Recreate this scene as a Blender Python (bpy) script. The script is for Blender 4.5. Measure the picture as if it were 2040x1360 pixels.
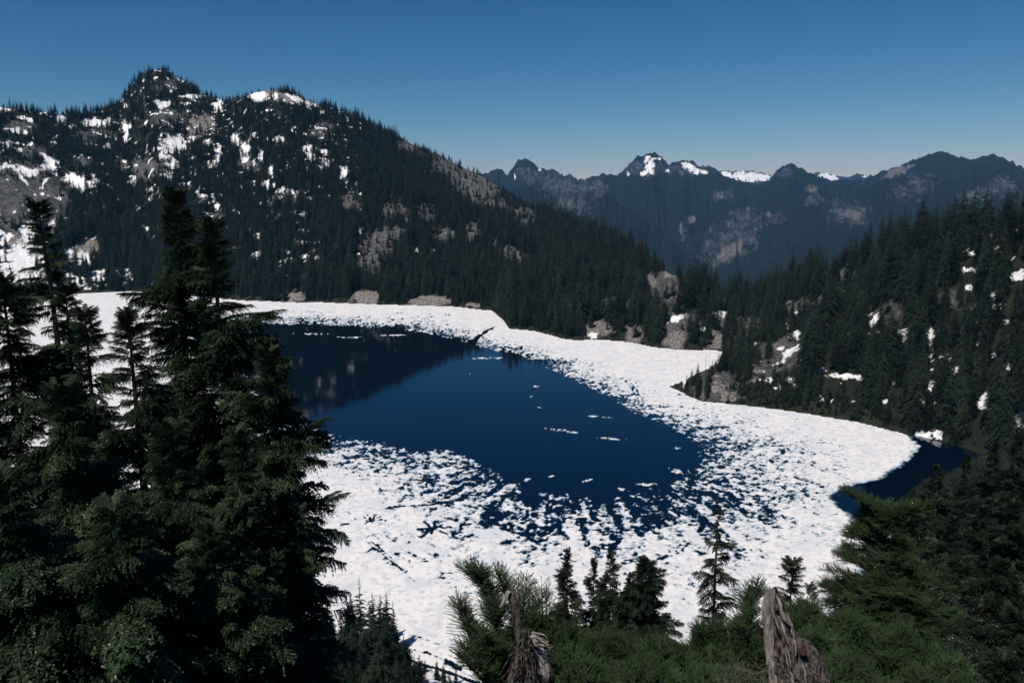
import bpy, math, random
import numpy as np
from mathutils import Vector

random.seed(7)
RNG = np.random.default_rng(7)
SC = bpy.context.scene
COL = SC.collection
for o in list(bpy.data.objects):
    bpy.data.objects.remove(o)

# ------------------------------------------------------------------ camera, sky, sun, exposure
EYE = 120.0
FPX = 1587.0                      # focal length in photo pixels (2040 wide)
PITCH = math.radians(9.8)
cam_d = bpy.data.cameras.new('camera')
cam_d.lens = 28.0
cam_d.sensor_width = 36.0
cam_d.clip_start = 0.1
cam_d.clip_end = 60000
cam = bpy.data.objects.new('camera', cam_d)
COL.objects.link(cam)
cam.location = (0, 0, EYE)
cam.rotation_euler = (math.radians(90) - PITCH, 0, 0)
SC.camera = cam

SUN_ELEV = math.radians(56)
SUN_AZ = math.radians(213)        # clockwise from +Y (straight ahead): behind the viewer, a little left
world = bpy.data.worlds.new('World')
SC.world = world
world.use_nodes = True
wn = world.node_tree.nodes
wl = world.node_tree.links
for n in list(wn):
    wn.remove(n)
sky = wn.new('ShaderNodeTexSky')
sky.sky_type = 'NISHITA'
sky.sun_disc = False
sky.sun_elevation = SUN_ELEV
sky.sun_rotation = SUN_AZ
sky.altitude = 1500
sky.air_density = 1.0
sky.dust_density = 0.4
sky.ozone_density = 1.6
sep = wn.new('ShaderNodeSeparateColor')
cmb = wn.new('ShaderNodeCombineColor')
wl.new(sky.outputs[0], sep.inputs[0])
for ch_, (ex_, k_) in enumerate(((2.3, 0.059), (1.47, 0.235), (1.19, 0.43))):   # the photograph's colour grade of a deep clear sky
    pw_ = wn.new('ShaderNodeMath')
    pw_.operation = 'POWER'
    pw_.inputs[1].default_value = ex_
    ml_ = wn.new('ShaderNodeMath')
    ml_.operation = 'MULTIPLY'
    ml_.inputs[1].default_value = k_
    wl.new(sep.outputs[ch_], pw_.inputs[0])
    wl.new(pw_.outputs[0], ml_.inputs[0])
    wl.new(ml_.outputs[0], cmb.inputs[ch_])
bg = wn.new('ShaderNodeBackground')
bg.inputs['Strength'].default_value = 0.1
wo = wn.new('ShaderNodeOutputWorld')
wl.new(cmb.outputs[0], bg.inputs[0])
wl.new(bg.outputs[0], wo.inputs[0])

sun_d = bpy.data.lights.new('sun', 'SUN')
sun_d.energy = 4.3
sun_d.angle = math.radians(0.5)
sun_d.color = (1.0, 0.94, 0.88)
sun = bpy.data.objects.new('sun', sun_d)
COL.objects.link(sun)
to_sun = Vector((math.sin(SUN_AZ) * math.cos(SUN_ELEV), math.cos(SUN_AZ) * math.cos(SUN_ELEV), math.sin(SUN_ELEV)))
sun.rotation_euler = to_sun.to_track_quat('Z', 'Y').to_euler()
sun.location = (0, 0, 300)

SC.view_settings.view_transform = 'Standard'
SC.view_settings.look = 'None'
SC.view_settings.exposure = 0.0
SC.view_settings.gamma = 1.0
SC.view_settings.use_curve_mapping = False
SC.cycles.max_bounces = 4
SC.cycles.diffuse_bounces = 2
SC.cycles.glossy_bounces = 3
SC.cycles.transparent_max_bounces = 8
SC.cycles.volume_bounces = 0
HAZE_DENSITY = 3.1e-5

# ------------------------------------------------------------------ helpers
CP, SP = math.cos(PITCH), math.sin(PITCH)


def ray(px, py):
    """photo pixel -> azimuth (rad, right positive), slope dz/dr"""
    a = (np.asarray(px, float) - 1020) / FPX
    b = (680 - np.asarray(py, float)) / FPX
    dx, dy, dz = a, CP + b * SP, -SP + b * CP
    return np.arctan2(dx, dy), dz / np.hypot(dx, dy)


def at(px, py, D):
    az, s = ray(px, py)
    return np.array([math.sin(az) * D, math.cos(az) * D, EYE + s * D])


def on_water(px, py):
    az, s = ray(px, py)
    r = -EYE / np.minimum(s, -0.01)
    return np.stack([np.sin(az) * r, np.cos(az) * r], -1)


def proj(x, y, z):
    zz = z - EYE
    f = y * CP - zz * SP
    u = y * SP + zz * CP
    f = np.maximum(f, 1e-3)
    return 1020 + FPX * x / f, 680 - FPX * u / f


def hash2(ix, iy, seed):
    h = (ix.astype(np.int64) * 374761393 + iy.astype(np.int64) * 668265263 + seed * 974634777) & 0xffffffff
    h = ((h ^ (h >> 13)) * 1274126177) & 0xffffffff
    h = h ^ (h >> 16)
    return (h & 0xffffff) / float(0xffffff)


def vn(x, y, seed=0):
    x0, y0 = np.floor(x), np.floor(y)
    fx, fy = x - x0, y - y0
    fx, fy = fx * fx * (3 - 2 * fx), fy * fy * (3 - 2 * fy)
    a, b = hash2(x0, y0, seed), hash2(x0 + 1, y0, seed)
    c, d = hash2(x0, y0 + 1, seed), hash2(x0 + 1, y0 + 1, seed)
    return (a * (1 - fx) + b * fx) * (1 - fy) + (c * (1 - fx) + d * fx) * fy


def fbm(x, y, seed=0, octv=4, gain=0.5):
    s, a, t = 0, 1.0, 0
    for k in range(octv):
        s = s + a * vn(x * 2 ** k + 17.3 * k, y * 2 ** k - 9.1 * k, seed + k)
        t += a
        a *= gain
    return s / t


def ridged(x, y, seed=0, octv=4, gain=0.5):
    s, a, t = 0, 1.0, 0
    for k in range(octv):
        s = s + a * (1 - np.abs(2 * vn(x * 2 ** k + 3.7 * k, y * 2 ** k + 5.9 * k, seed + k) - 1))
        t += a
        a *= gain
    return s / t


def smooth(a, b, x):
    t = np.clip((x - a) / (b - a), 0, 1)
    return t * t * (3 - 2 * t)


def mesh_from(name, V, F, mats=(), smoothed=False, mat_idx=None, attrs=None):
    """V (n,3) array, F (m,k) array of equal-size faces or list of arrays"""
    me = bpy.data.meshes.new(name)
    V = np.asarray(V, np.float32)
    groups = F if isinstance(F, list) else [F]
    groups = [np.asarray(g, np.int32) for g in groups if len(g)]
    me.vertices.add(len(V))
    me.vertices.foreach_set('co', V.ravel())
    nl = sum(g.size for g in groups)
    nf = sum(len(g) for g in groups)
    me.loops.add(nl)
    me.loops.foreach_set('vertex_index', np.concatenate([g.ravel() for g in groups]))
    me.polygons.add(nf)
    tot = np.concatenate([np.full(len(g), g.shape[1], np.int32) for g in groups])
    st = np.concatenate([[0], np.cumsum(tot)[:-1]]).astype(np.int32)
    me.polygons.foreach_set('loop_start', st)
    me.polygons.foreach_set('loop_total', tot)
    if mat_idx is not None:
        me.polygons.foreach_set('material_index', np.asarray(mat_idx, np.int32))
    me.polygons.foreach_set('use_smooth', np.full(nf, bool(smoothed)))
    for m in mats:
        me.materials.append(m)
    for k, v in (attrs or {}).items():
        at_ = me.attributes.new(k, 'FLOAT', 'POINT')
        at_.data.foreach_set('value', np.asarray(v, np.float32))
    me.update(calc_edges=True)
    return me


def link(name, me, parent=None, loc=(0, 0, 0)):
    o = bpy.data.objects.new(name, me)
    COL.objects.link(o)
    o.location = loc
    if parent is not None:
        o.parent = parent
    return o


def tag(o, label=None, cat=None, group=None, kind=None):
    if label:
        o['label'] = label
    if cat:
        o['category'] = cat
    if group:
        o['group'] = group
    if kind:
        o['kind'] = kind
    return o


def grid_faces(nr, nc):
    i = np.arange(nr - 1)[:, None] * nc + np.arange(nc - 1)[None, :]
    return np.stack([i, i + 1, i + 1 + nc, i + nc], -1).reshape(-1, 4)


class MB:
    """collects tubes and loose polygons into one mesh"""
    def __init__(s):
        s.V, s.T, s.Q, s.n = [], [], [], 0
        s.tm, s.qm = [], []

    def tris(s, P, mat=0):
        P = np.asarray(P, float).reshape(-1, 3)
        k = len(P) // 3
        s.T.append(np.arange(k * 3).reshape(-1, 3) + s.n)
        s.tm.append(np.full(k, mat))
        s.V.append(P)
        s.n += len(P)

    def tube(s, pts, rad, sides=6, mat=0, rough=0.0, seed=0):
        pts = np.asarray(pts, float)
        rad = np.broadcast_to(np.asarray(rad, float), (len(pts),))
        tan = np.gradient(pts, axis=0)
        tan /= np.linalg.norm(tan, axis=1)[:, None] + 1e-9
        ref = np.array([0, 0, 1.0]) if abs(tan[:, 2]).mean() < 0.8 else np.array([1.0, 0, 0])
        u = np.cross(tan, ref)
        u /= np.linalg.norm(u, axis=1)[:, None] + 1e-9
        w = np.cross(tan, u)
        a = np.linspace(0, 2 * np.pi, sides, endpoint=False)
        r = rad[:, None] * np.ones(sides)
        if rough:
            g = np.random.default_rng(seed)
            r = r * (1 + rough * g.standard_normal(r.shape))
        P = pts[:, None, :] + r[..., None] * (np.cos(a)[None, :, None] * u[:, None, :] + np.sin(a)[None, :, None] * w[:, None, :])
        n = len(pts)
        i = np.arange(n - 1)[:, None] * sides + np.arange(sides)[None, :]
        j = np.arange(n - 1)[:, None] * sides + (np.arange(sides)[None, :] + 1) % sides
        q = np.stack([i, j, j + sides, i + sides], -1).reshape(-1, 4) + s.n
        s.Q.append(q)
        s.qm.append(np.full(len(q), mat))
        s.V.append(P.reshape(-1, 3))
        s.n += n * sides

    def mesh(s, name, mats, smoothed=False):
        V = np.concatenate(s.V)
        F, M = [], []
        if s.T:
            F.append(np.concatenate(s.T)); M.append(np.concatenate(s.tm))
        if s.Q:
            F.append(np.concatenate(s.Q)); M.append(np.concatenate(s.qm))
        return mesh_from(name, V, F, mats, smoothed, np.concatenate(M))


# ------------------------------------------------------------------ materials
def new_mat(name):
    m = bpy.data.materials.new(name)
    m.use_nodes = True
    nt = m.node_tree
    p = nt.nodes['Principled BSDF']
    return m, nt, p


def N(nt, t, **kw):
    n = nt.nodes.new(t)
    for k, v in kw.items():
        if k in n.inputs:
            n.inputs[k].default_value = v
        else:
            setattr(n, k, v)
    return n


def ramp(nt, fac, stops):
    r = nt.nodes.new('ShaderNodeValToRGB')
    e = r.color_ramp.elements
    while len(e) < len(stops):
        e.new(0.5)
    for el, (p, c) in zip(e, stops):
        el.position = p
        el.color = (*c, 1) if len(c) == 3 else c
    nt.links.new(fac, r.inputs[0])
    return r.outputs[0]


def mixc(nt, f, a, b, blend='MIX'):
    m = nt.nodes.new('ShaderNodeMix')
    m.data_type = 'RGBA'
    m.blend_type = blend
    for sock, v in ((m.inputs[0], f), (m.inputs[6], a), (m.inputs[7], b)):
        if hasattr(v, 'is_linked'):
            nt.links.new(v, sock)
        elif isinstance(v, (int, float)):
            sock.default_value = v
        else:
            sock.default_value = (*v, 1)
    return m.outputs[2]


def math_(nt, op, a, b=0.0, clamp=False):
    m = nt.nodes.new('ShaderNodeMath')
    m.operation = op
    m.use_clamp = clamp
    for sock, v in ((m.inputs[0], a), (m.inputs[1], b)):
        if hasattr(v, 'is_linked'):
            nt.links.new(v, sock)
        else:
            sock.default_value = v
    return m.outputs[0]


def attr(nt, name):
    a = nt.nodes.new('ShaderNodeAttribute')
    a.attribute_name = name
    return a.outputs['Fac']


def pos(nt, scale=(1, 1, 1)):
    g = nt.nodes.new('ShaderNodeNewGeometry')
    m = nt.nodes.new('ShaderNodeMapping')
    m.inputs['Scale'].default_value = scale
    nt.links.new(g.outputs['Position'], m.inputs['Vector'])
    return m.outputs[0]


def noise(nt, vec, scale, detail=4, rough=0.55):
    n = nt.nodes.new('ShaderNodeTexNoise')
    n.inputs['Scale'].default_value = scale
    n.inputs['Detail'].default_value = detail
    n.inputs['Roughness'].default_value = rough
    nt.links.new(vec, n.inputs['Vector'])
    return n.outputs['Fac']


def foliage_mat(name, dark, light, spec=0.25, trans=0.0):
    m, nt, p = new_mat(name)
    oi = nt.nodes.new('ShaderNodeObjectInfo')
    nz = noise(nt, pos(nt), 1.1, 3)
    f = math_(nt, 'MULTIPLY_ADD', oi.outputs['Random'], 0.6)
    nt.nodes[-1].inputs[2].default_value = 0.0
    f = math_(nt, 'ADD', f, math_(nt, 'MULTIPLY', nz, 0.5))
    c = ramp(nt, f, [(0.15, dark), (0.85, light)])
    br = nt.nodes.new('ShaderNodeHueSaturation')
    nt.links.new(math_(nt, 'ADD', 0.55, math_(nt, 'MULTIPLY', math_(nt, 'FRACT', math_(nt, 'MULTIPLY', oi.outputs['Random'], 17.3)), 0.9)), br.inputs['Value'])
    nt.links.new(c, br.inputs['Color'])
    nt.links.new(br.outputs[0], p.inputs['Base Color'])
    p.inputs['Roughness'].default_value = 0.55
    p.inputs['Specular IOR Level'].default_value = spec
    return m


M_NEEDLE_FAR = foliage_mat('far_needles', (0.010, 0.018, 0.013), (0.030, 0.044, 0.027), 0.1)
M_NEEDLE = foliage_mat('hemlock_needles', (0.010, 0.023, 0.011), (0.027, 0.048, 0.020), 0.2)
M_SHRUB = foliage_mat('shrub_needles', (0.014, 0.042, 0.013), (0.052, 0.106, 0.030), 0.22)
M_LICHEN = foliage_mat('lichen', (0.10, 0.10, 0.065), (0.20, 0.19, 0.13), 0.1)


def bark_mat(name, c0, c1, scale, zs=0.25, bump=0.6, dist=0.02):
    m, nt, p = new_mat(name)
    v = pos(nt, (1, 1, zs))
    a = noise(nt, v, scale, 8, 0.65)
    b = noise(nt, v, scale * 0.2, 3)
    f = math_(nt, 'ADD', math_(nt, 'MULTIPLY', a, 0.75), math_(nt, 'MULTIPLY', b, 0.25))
    nt.links.new(ramp(nt, f, [(0.41, c0), (0.60, c1)]), p.inputs['Base Color'])
    p.inputs['Roughness'].default_value = 0.85
    p.inputs['Specular IOR Level'].default_value = 0.2
    bp = N(nt, 'ShaderNodeBump', Strength=bump, Distance=dist)
    nt.links.new(a, bp.inputs['Height'])
    nt.links.new(bp.outputs[0], p.inputs['Normal'])
    return m


M_BARK = bark_mat('conifer_bark', (0.018, 0.015, 0.013), (0.075, 0.062, 0.052), 9)
M_DEADWOOD = bark_mat('bleached_wood', (0.14, 0.12, 0.10), (0.42, 0.38, 0.34), 22, 0.15)
M_SNAG = bark_mat('snag_bark', (0.014, 0.011, 0.009), (0.22, 0.18, 0.155), 34, 0.45, 1.0, 0.06)
M_SNAG_PALE = bark_mat('snag_pale_wood', (0.11, 0.085, 0.07), (0.52, 0.44, 0.39), 44, 0.18, 1.0, 0.03)
M_TWIG = bark_mat('dry_twigs', (0.04, 0.032, 0.027), (0.14, 0.12, 0.10), 30)
M_RUST = bark_mat('snag_rotten_wood', (0.025, 0.014, 0.010), (0.16, 0.085, 0.05), 40, 0.6, 1.0, 0.03)


def terrain_mat(name, sc=1.0, far=False):
    m, nt, p = new_mat(name)
    P = pos(nt)
    n_f = noise(nt, P, 0.55 * sc, 5, 0.6)
    n_m = noise(nt, P, 0.09 * sc, 5, 0.6)
    n_c = noise(nt, P, 0.018 * sc, 4)
    if far:
        ground = ramp(nt, n_f, [(0.36, (0.003, 0.008, 0.006)), (0.64, (0.016, 0.026, 0.018))])
    else:
        ground = ramp(nt, n_m, [(0.35, (0.018, 0.022, 0.014)), (0.55, (0.028, 0.031, 0.019)), (0.72, (0.042, 0.039, 0.028))])
    # rock: streaky, cracked
    st = noise(nt, pos(nt, (1, 1, 0.35)), 0.16 * sc, 8, 0.72)
    vo = nt.nodes.new('ShaderNodeTexVoronoi')
    vo.feature = 'DISTANCE_TO_EDGE'
    vo.inputs['Scale'].default_value = 0.09 * sc
    wv = nt.nodes.new('ShaderNodeVectorMath')
    wv.operation = 'ADD'
    nz3 = nt.nodes.new('ShaderNodeTexNoise')
    nz3.inputs['Scale'].default_value = 0.12 * sc
    nt.links.new(P, nz3.inputs['Vector'])
    sc3 = nt.nodes.new('ShaderNodeVectorMath')
    sc3.operation = 'SCALE'
    sc3.inputs['Scale'].default_value = 14 / sc
    nt.links.new(nz3.outputs['Color'], sc3.inputs[0])
    nt.links.new(P, wv.inputs[0])
    nt.links.new(sc3.outputs[0], wv.inputs[1])
    nt.links.new(wv.outputs[0], vo.inputs['Vector'])
    crack = math_(nt, 'MULTIPLY', vo.outputs['Distance'], 7.0, True)
    rock = ramp(nt, st, [(0.36, (0.045, 0.045, 0.047)), (0.52, (0.13, 0.125, 0.125)), (0.68, (0.25, 0.235, 0.225))])
    rock = mixc(nt, math_(nt, 'MULTIPLY_ADD', crack, 0.5), (0.05, 0.05, 0.052), rock)
    nt.nodes[-2].inputs[2].default_value = 0.5
    moss = ramp(nt, n_m, [(0.50, (0, 0, 0)), (0.62, (1, 1, 1))])
    rock = mixc(nt, moss, rock, mixc(nt, 0.55, rock, (0.05, 0.055, 0.035)))
    if far:
        fst = noise(nt, pos(nt, (1, 0.4, 0.25)), 0.02, 10, 0.78)
        rock = ramp(nt, fst, [(0.42, (0.010, 0.016, 0.017)), (0.52, (0.05, 0.055, 0.06)), (0.64, (0.15, 0.155, 0.16))])
    # talus: small blocks
    v2 = nt.nodes.new('ShaderNodeTexVoronoi')
    v2.inputs['Scale'].default_value = 0.75 * sc
    nt.links.new(P, v2.inputs['Vector'])
    tal = ramp(nt, v2.outputs['Color'], [(0.0, (0.16, 0.145, 0.135)), (1.0, (0.48, 0.43, 0.40))])
    tal = mixc(nt, 0.6 if far else 0.0, tal, (0.12, 0.125, 0.125))
    tal = mixc(nt, ramp(nt, v2.outputs['Distance'], [(0.35, (0, 0, 0)), (0.8, (1, 1, 1))]), tal, (0.06, 0.055, 0.05))
    snow = ramp(nt, n_c, [(0.3, (0.80, 0.79, 0.79)), (0.7, (0.87, 0.86, 0.85))])

    def edge(name_, amp, lo, hi):
        a = attr(nt, name_)
        j = math_(nt, 'MULTIPLY', math_(nt, 'SUBTRACT', n_f, 0.5), amp)
        j2 = math_(nt, 'MULTIPLY', math_(nt, 'SUBTRACT', n_m, 0.5), amp)
        s_ = math_(nt, 'ADD', math_(nt, 'ADD', a, j), j2)
        r = nt.nodes.new('ShaderNodeMapRange')
        r.inputs['From Min'].default_value = lo
        r.inputs['From Max'].default_value = hi
        nt.links.new(s_, r.inputs['Value'])
        return r.outputs[0]
    c = mixc(nt, edge('rock', 0.7, 0.42, 0.62), ground, rock)
    c = mixc(nt, edge('talus', 0.5, 0.42, 0.58), c, tal)
    c = mixc(nt, edge('snow', 1.25 if not far else 0.7, 0.46, 0.52), c, snow)
    nt.links.new(c, p.inputs['Base Color'])
    p.inputs['Roughness'].default_value = 0.9
    p.inputs['Specular IOR Level'].default_value = 0.1
    bsum = math_(nt, 'ADD', math_(nt, 'MULTIPLY', st, 1.0), math_(nt, 'MULTIPLY', n_f, 0.35))
    bmul = math_(nt, 'MULTIPLY', bsum, math_(nt, 'SUBTRACT', 1.0, math_(nt, 'MULTIPLY', attr(nt, 'snow'), 0.9, True)))
    bp = N(nt, 'ShaderNodeBump', Strength=0.9, Distance=4.0 / sc)
    nt.links.new(bmul, bp.inputs['Height'])
    nt.links.new(bp.outputs[0], p.inputs['Normal'])
    return m


M_TERRAIN = terrain_mat('mountain_ground')
M_FAR = terrain_mat('distant_ground', 0.16, True)

m, nt, p = new_mat('lake_water')
p.inputs['Base Color'].default_value = (0.0004, 0.004, 0.012, 1)
p.inputs['Roughness'].default_value = 0.04
p.inputs['IOR'].default_value = 1.33
bp = N(nt, 'ShaderNodeBump', Strength=0.05, Distance=0.3)
nt.links.new(noise(nt, pos(nt, (1, 0.5, 1)), 0.5, 4), bp.inputs['Height'])
nt.links.new(bp.outputs[0], p.inputs['Normal'])
M_WATER = m

m, nt, p = new_mat('lake_ice')
nf = noise(nt, pos(nt, (1, 1, 1)), 0.35, 6, 0.65)
nb = noise(nt, pos(nt, (1, 1, 1)), 0.07, 5, 0.6)
c = ramp(nt, nf, [(0.36, (0.52, 0.54, 0.57)), (0.47, (0.78, 0.75, 0.725)), (0.7, (0.86, 0.825, 0.795))])
c = mixc(nt, ramp(nt, nb, [(0.34, (1, 1, 1)), (0.50, (0, 0, 0))]), c, (0.64, 0.65, 0.67))
ng = noise(nt, pos(nt, (1, 0.6, 1)), 0.22, 4, 0.6)
c = mixc(nt, ramp(nt, ng, [(0.33, (1, 1, 1)), (0.45, (0, 0, 0))]), c, (0.58, 0.60, 0.63))
th = math_(nt, 'ADD', attr(nt, 'melt'), math_(nt, 'MULTIPLY', math_(nt, 'SUBTRACT', nf, 0.5), 0.5))
c = mixc(nt, ramp(nt, th, [(0.02, (0, 0, 0)), (0.45, (1, 1, 1))]), c, (0.50, 0.54, 0.57))
c = mixc(nt, ramp(nt, th, [(0.45, (0, 0, 0)), (0.72, (1, 1, 1))]), c, (0.17, 0.24, 0.30))
c = mixc(nt, ramp(nt, th, [(0.72, (0, 0, 0)), (0.95, (1, 1, 1))]), c, (0.018, 0.045, 0.075))
nt.links.new(c, p.inputs['Base Color'])
p.inputs['Roughness'].default_value = 0.85
p.inputs['Specular IOR Level'].default_value = 0.1
bp = N(nt, 'ShaderNodeBump', Strength=0.35, Distance=0.5)
nt.links.new(nf, bp.inputs['Height'])
nt.links.new(bp.outputs[0], p.inputs['Normal'])
M_ICE = m

# ------------------------------------------------------------------ landforms
L1_SHORE = [(-900, 578), (-200, 571), (0, 572), (130, 572), (200, 571), (260, 576), (400, 590), (480, 598), (560, 600), (700, 604),
            (800, 607), (900, 610), (980, 618), (1006, 640), (1015, 654), (1070, 659), (1120, 672), (1150, 676), (1200, 676),
            (1260, 681), (1300, 690), (1350, 696), (1430, 698), (1500, 702), (2600, 702)]
L1_CREST = [(-900, 260, 1700), (-400, 240, 1700), (0, 213, 1750), (60, 222, 1750), (120, 228, 1780), (180, 224, 1820), (235, 207, 1850),
            (262, 172, 1900), (285, 148, 1900), (310, 140, 1900), (330, 141, 1900), (360, 158, 1900), (390, 174, 1880), (405, 190, 1860), (450, 202, 1830),
            (480, 198, 1800), (505, 185, 1780), (540, 180, 1780), (580, 183, 1780), (620, 204, 1780), (680, 221, 1780), (730, 242, 1770),
            (780, 268, 1760), (830, 293, 1740), (880, 312, 1720), (930, 337, 1680), (980, 363, 1620), (1030, 402, 1560),
            (1080, 424, 1480), (1130, 442, 1400), (1180, 466, 1300), (1230, 490, 1180), (1280, 522, 980), (1325, 540, 800), (1360, 556, 800), (1400, 580, 850),
            (1450, 598, 900), (1500, 604, 920), (1700, 620, 950), (2600, 620, 950)]
L2_SHORE = [(1330, 768), (1345, 774), (1370, 788), (1400, 800), (1480, 806), (1600, 821), (1700, 838), (1780, 858), (1850, 872), (1930, 893),
            (1980, 912), (2040, 935), (2600, 980)]
L2_CREST = [(1330, 790, 520), (1345, 768, 524), (1375, 753, 514), (1400, 741, 514), (1428, 727, 528), (1445, 700, 566), (1458, 650, 640),
            (1480, 618, 820), (1500, 603, 880), (1560, 580, 860), (1620, 552, 820), (1700, 520, 760), (1800, 492, 680), (1900, 474, 620),
            (2040, 452, 570), (2600, 380, 520)]
L3_SHORE = [(-1200, 1000), (0, 1000), (300, 1150), (600, 1275), (700, 1290), (800, 1315), (930, 1352), (1100, 1400), (1300, 1400), (1500, 1390),
            (1600, 1360), (1690, 1300), (1725, 1190), (1765, 1050), (1800, 985), (1850, 950), (1950, 930), (2040, 945), (2700, 920)]


def tab_shore(L):
    a = np.array(L, float)
    az, s = ray(a[:, 0], a[:, 1])
    return az, -EYE / s


def tab_crest(L):
    a = np.array(L, float)
    az, s = ray(a[:, 0], a[:, 1])
    return az, a[:, 2], EYE + s * a[:, 2]


S1, C1 = tab_shore(L1_SHORE), tab_crest(L1_CREST)
S1 = (S1[0], np.minimum(S1[1], 1230.0))
S2, C2 = tab_shore(L2_SHORE), tab_crest(L2_CREST)
S3 = tab_shore(L3_SHORE)


def H(x, y, full=False):
    r = np.hypot(x, y)
    az = np.arctan2(x, y)
    wob = (fbm(x / 40, y / 40, 3) - 0.5)
    # left mountain and far shore
    r0 = np.interp(az, *S1) + wob * 14
    rc = np.interp(az, C1[0], C1[1])
    zc = np.interp(az, C1[0], C1[2])
    t = (r - r0) / (rc - r0)
    tc = np.clip(t, 0, 1)
    amp = np.clip(zc * 0.22, 2, 62)
    wgt = np.sin(np.pi * tc) ** 0.8
    rid = ridged(x / 330 + 4, y / 420, 11, 5, 0.5) - 0.55
    fine = fbm(x / 45, y / 45, 21, 4) - 0.5
    gul = ridged(az * 19 + fbm(x / 300, y / 300, 5) * 1.5, r / 900, 31, 3) - 0.6
    z1 = zc * (0.42 * tc ** 0.85 + 0.58 * tc ** 1.5) + wgt * (amp * (rid * 1.15 + gul * 0.45) + fine * 16) + tc * (fbm(x / 12, y / 12, 8, 2) - 0.5) * 5
    z1 = np.where(t < 0, -(r0 - r) * 0.25, z1 + np.minimum(np.maximum(t, 0) * 14, 1.5))
    z1 = np.where(t > 1, zc - (r - rc) * 0.5, z1)
    z1 = np.maximum(z1, np.where(t > 1, -330, -6))
    # right hill with the rocky point
    r0 = np.interp(az, *S2) + wob * 9
    rc = np.interp(az, C2[0], C2[1])
    zc = np.interp(az, C2[0], C2[2])
    on2 = az > ray(1332, 780)[0]
    t = (r - r0) / np.maximum(rc - r0, 4)
    tc = np.clip(t, 0, 1)
    wgt = np.sin(np.pi * tc)
    z2 = zc * (tc ** 0.8) + wgt * (fine * np.clip(zc * .3, 2, 26) + np.clip(zc * .3, 0, 22) * (ridged(x / 110, y / 150, 41, 4) - 0.55)) + np.minimum(tc * 6, 1.0)
    z2 = np.where(t < 0, -(r0 - r) * 0.3, z2)
    z2 = np.where(t > 1, zc - (r - rc) * np.where(zc < 16, 0.35, 0.5), z2)
    z2 = z2 + np.where((zc < 16) & (tc > 0.1) & (t < 1.6), (ridged(x / 7, y / 7, 47, 3) - .6) * 2.4, 0)
    z2 = np.where(on2, np.maximum(z2, np.where(t > 1.5, -300, -6)), -300)
    z2 = np.where((t <= 0) & (z2 < -6), -6, z2)
    # near slope below the viewpoint
    r0 = np.interp(az, *S3) + wob * 12
    u = np.clip((r - 12) / (r0 - 12), 0, 1)
    z3 = np.where(r < 12, 118.3 - 0.525 * r, 112 * (1 - u) ** 1.35)
    z3 = z3 + np.clip((r - 14) / 40, 0, 1) * (1 - u) * (fbm(x / 18, y / 18, 51, 4) - 0.5) * 9
    z3 = np.where(r > r0, -(r - r0) * 0.3, z3)
    z3 = np.maximum(z3, np.where(r > np.interp(az, *S1) + 60, -400, -6))
    z = np.maximum(z1, z3)
    z = np.maximum(z, z2)
    z = np.where((r > 1100) & (t > 1.2) & on2, np.maximum(z1, z2), z)
    if full:
        return z, z1, z2, z3
    return z


def blobs(px, py, L, warp=0.35, seed=60, jit=9.0):
    """L of (cx, cy, rx, ry[, angle]) in photo pixels -> soft 0..1 field (0.5 at the outline)"""
    wx = (fbm(px / jit, py / jit, seed, 3) - 0.5) * jit * 2.0
    wy = (fbm(px / jit + 40, py / jit + 7, seed + 9, 3) - 0.5) * jit * 1.4
    out = np.zeros_like(px)
    for b in L:
        cx, cy, rx, ry = b[:4]
        ang = math.radians(b[4]) if len(b) > 4 else 0.0
        k = min(1.0, max(rx, ry) / 14.0)
        R = max(rx, ry) * 2 + 12
        sel = (np.abs(px - cx) < R) & (np.abs(py - cy) < R)
        if not sel.any():
            continue
        dx, dy = px[sel] + wx[sel] * k - cx, py[sel] + wy[sel] * k - cy
        ca, sa = math.cos(ang), math.sin(ang)
        u = (dx * ca + dy * sa) / rx
        v = (-dx * sa + dy * ca) / ry
        q = np.hypot(u, v)
        out[sel] = np.maximum(out[sel], np.clip(1.1 - 0.6 * q, 0, 1))
    return out


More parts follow.
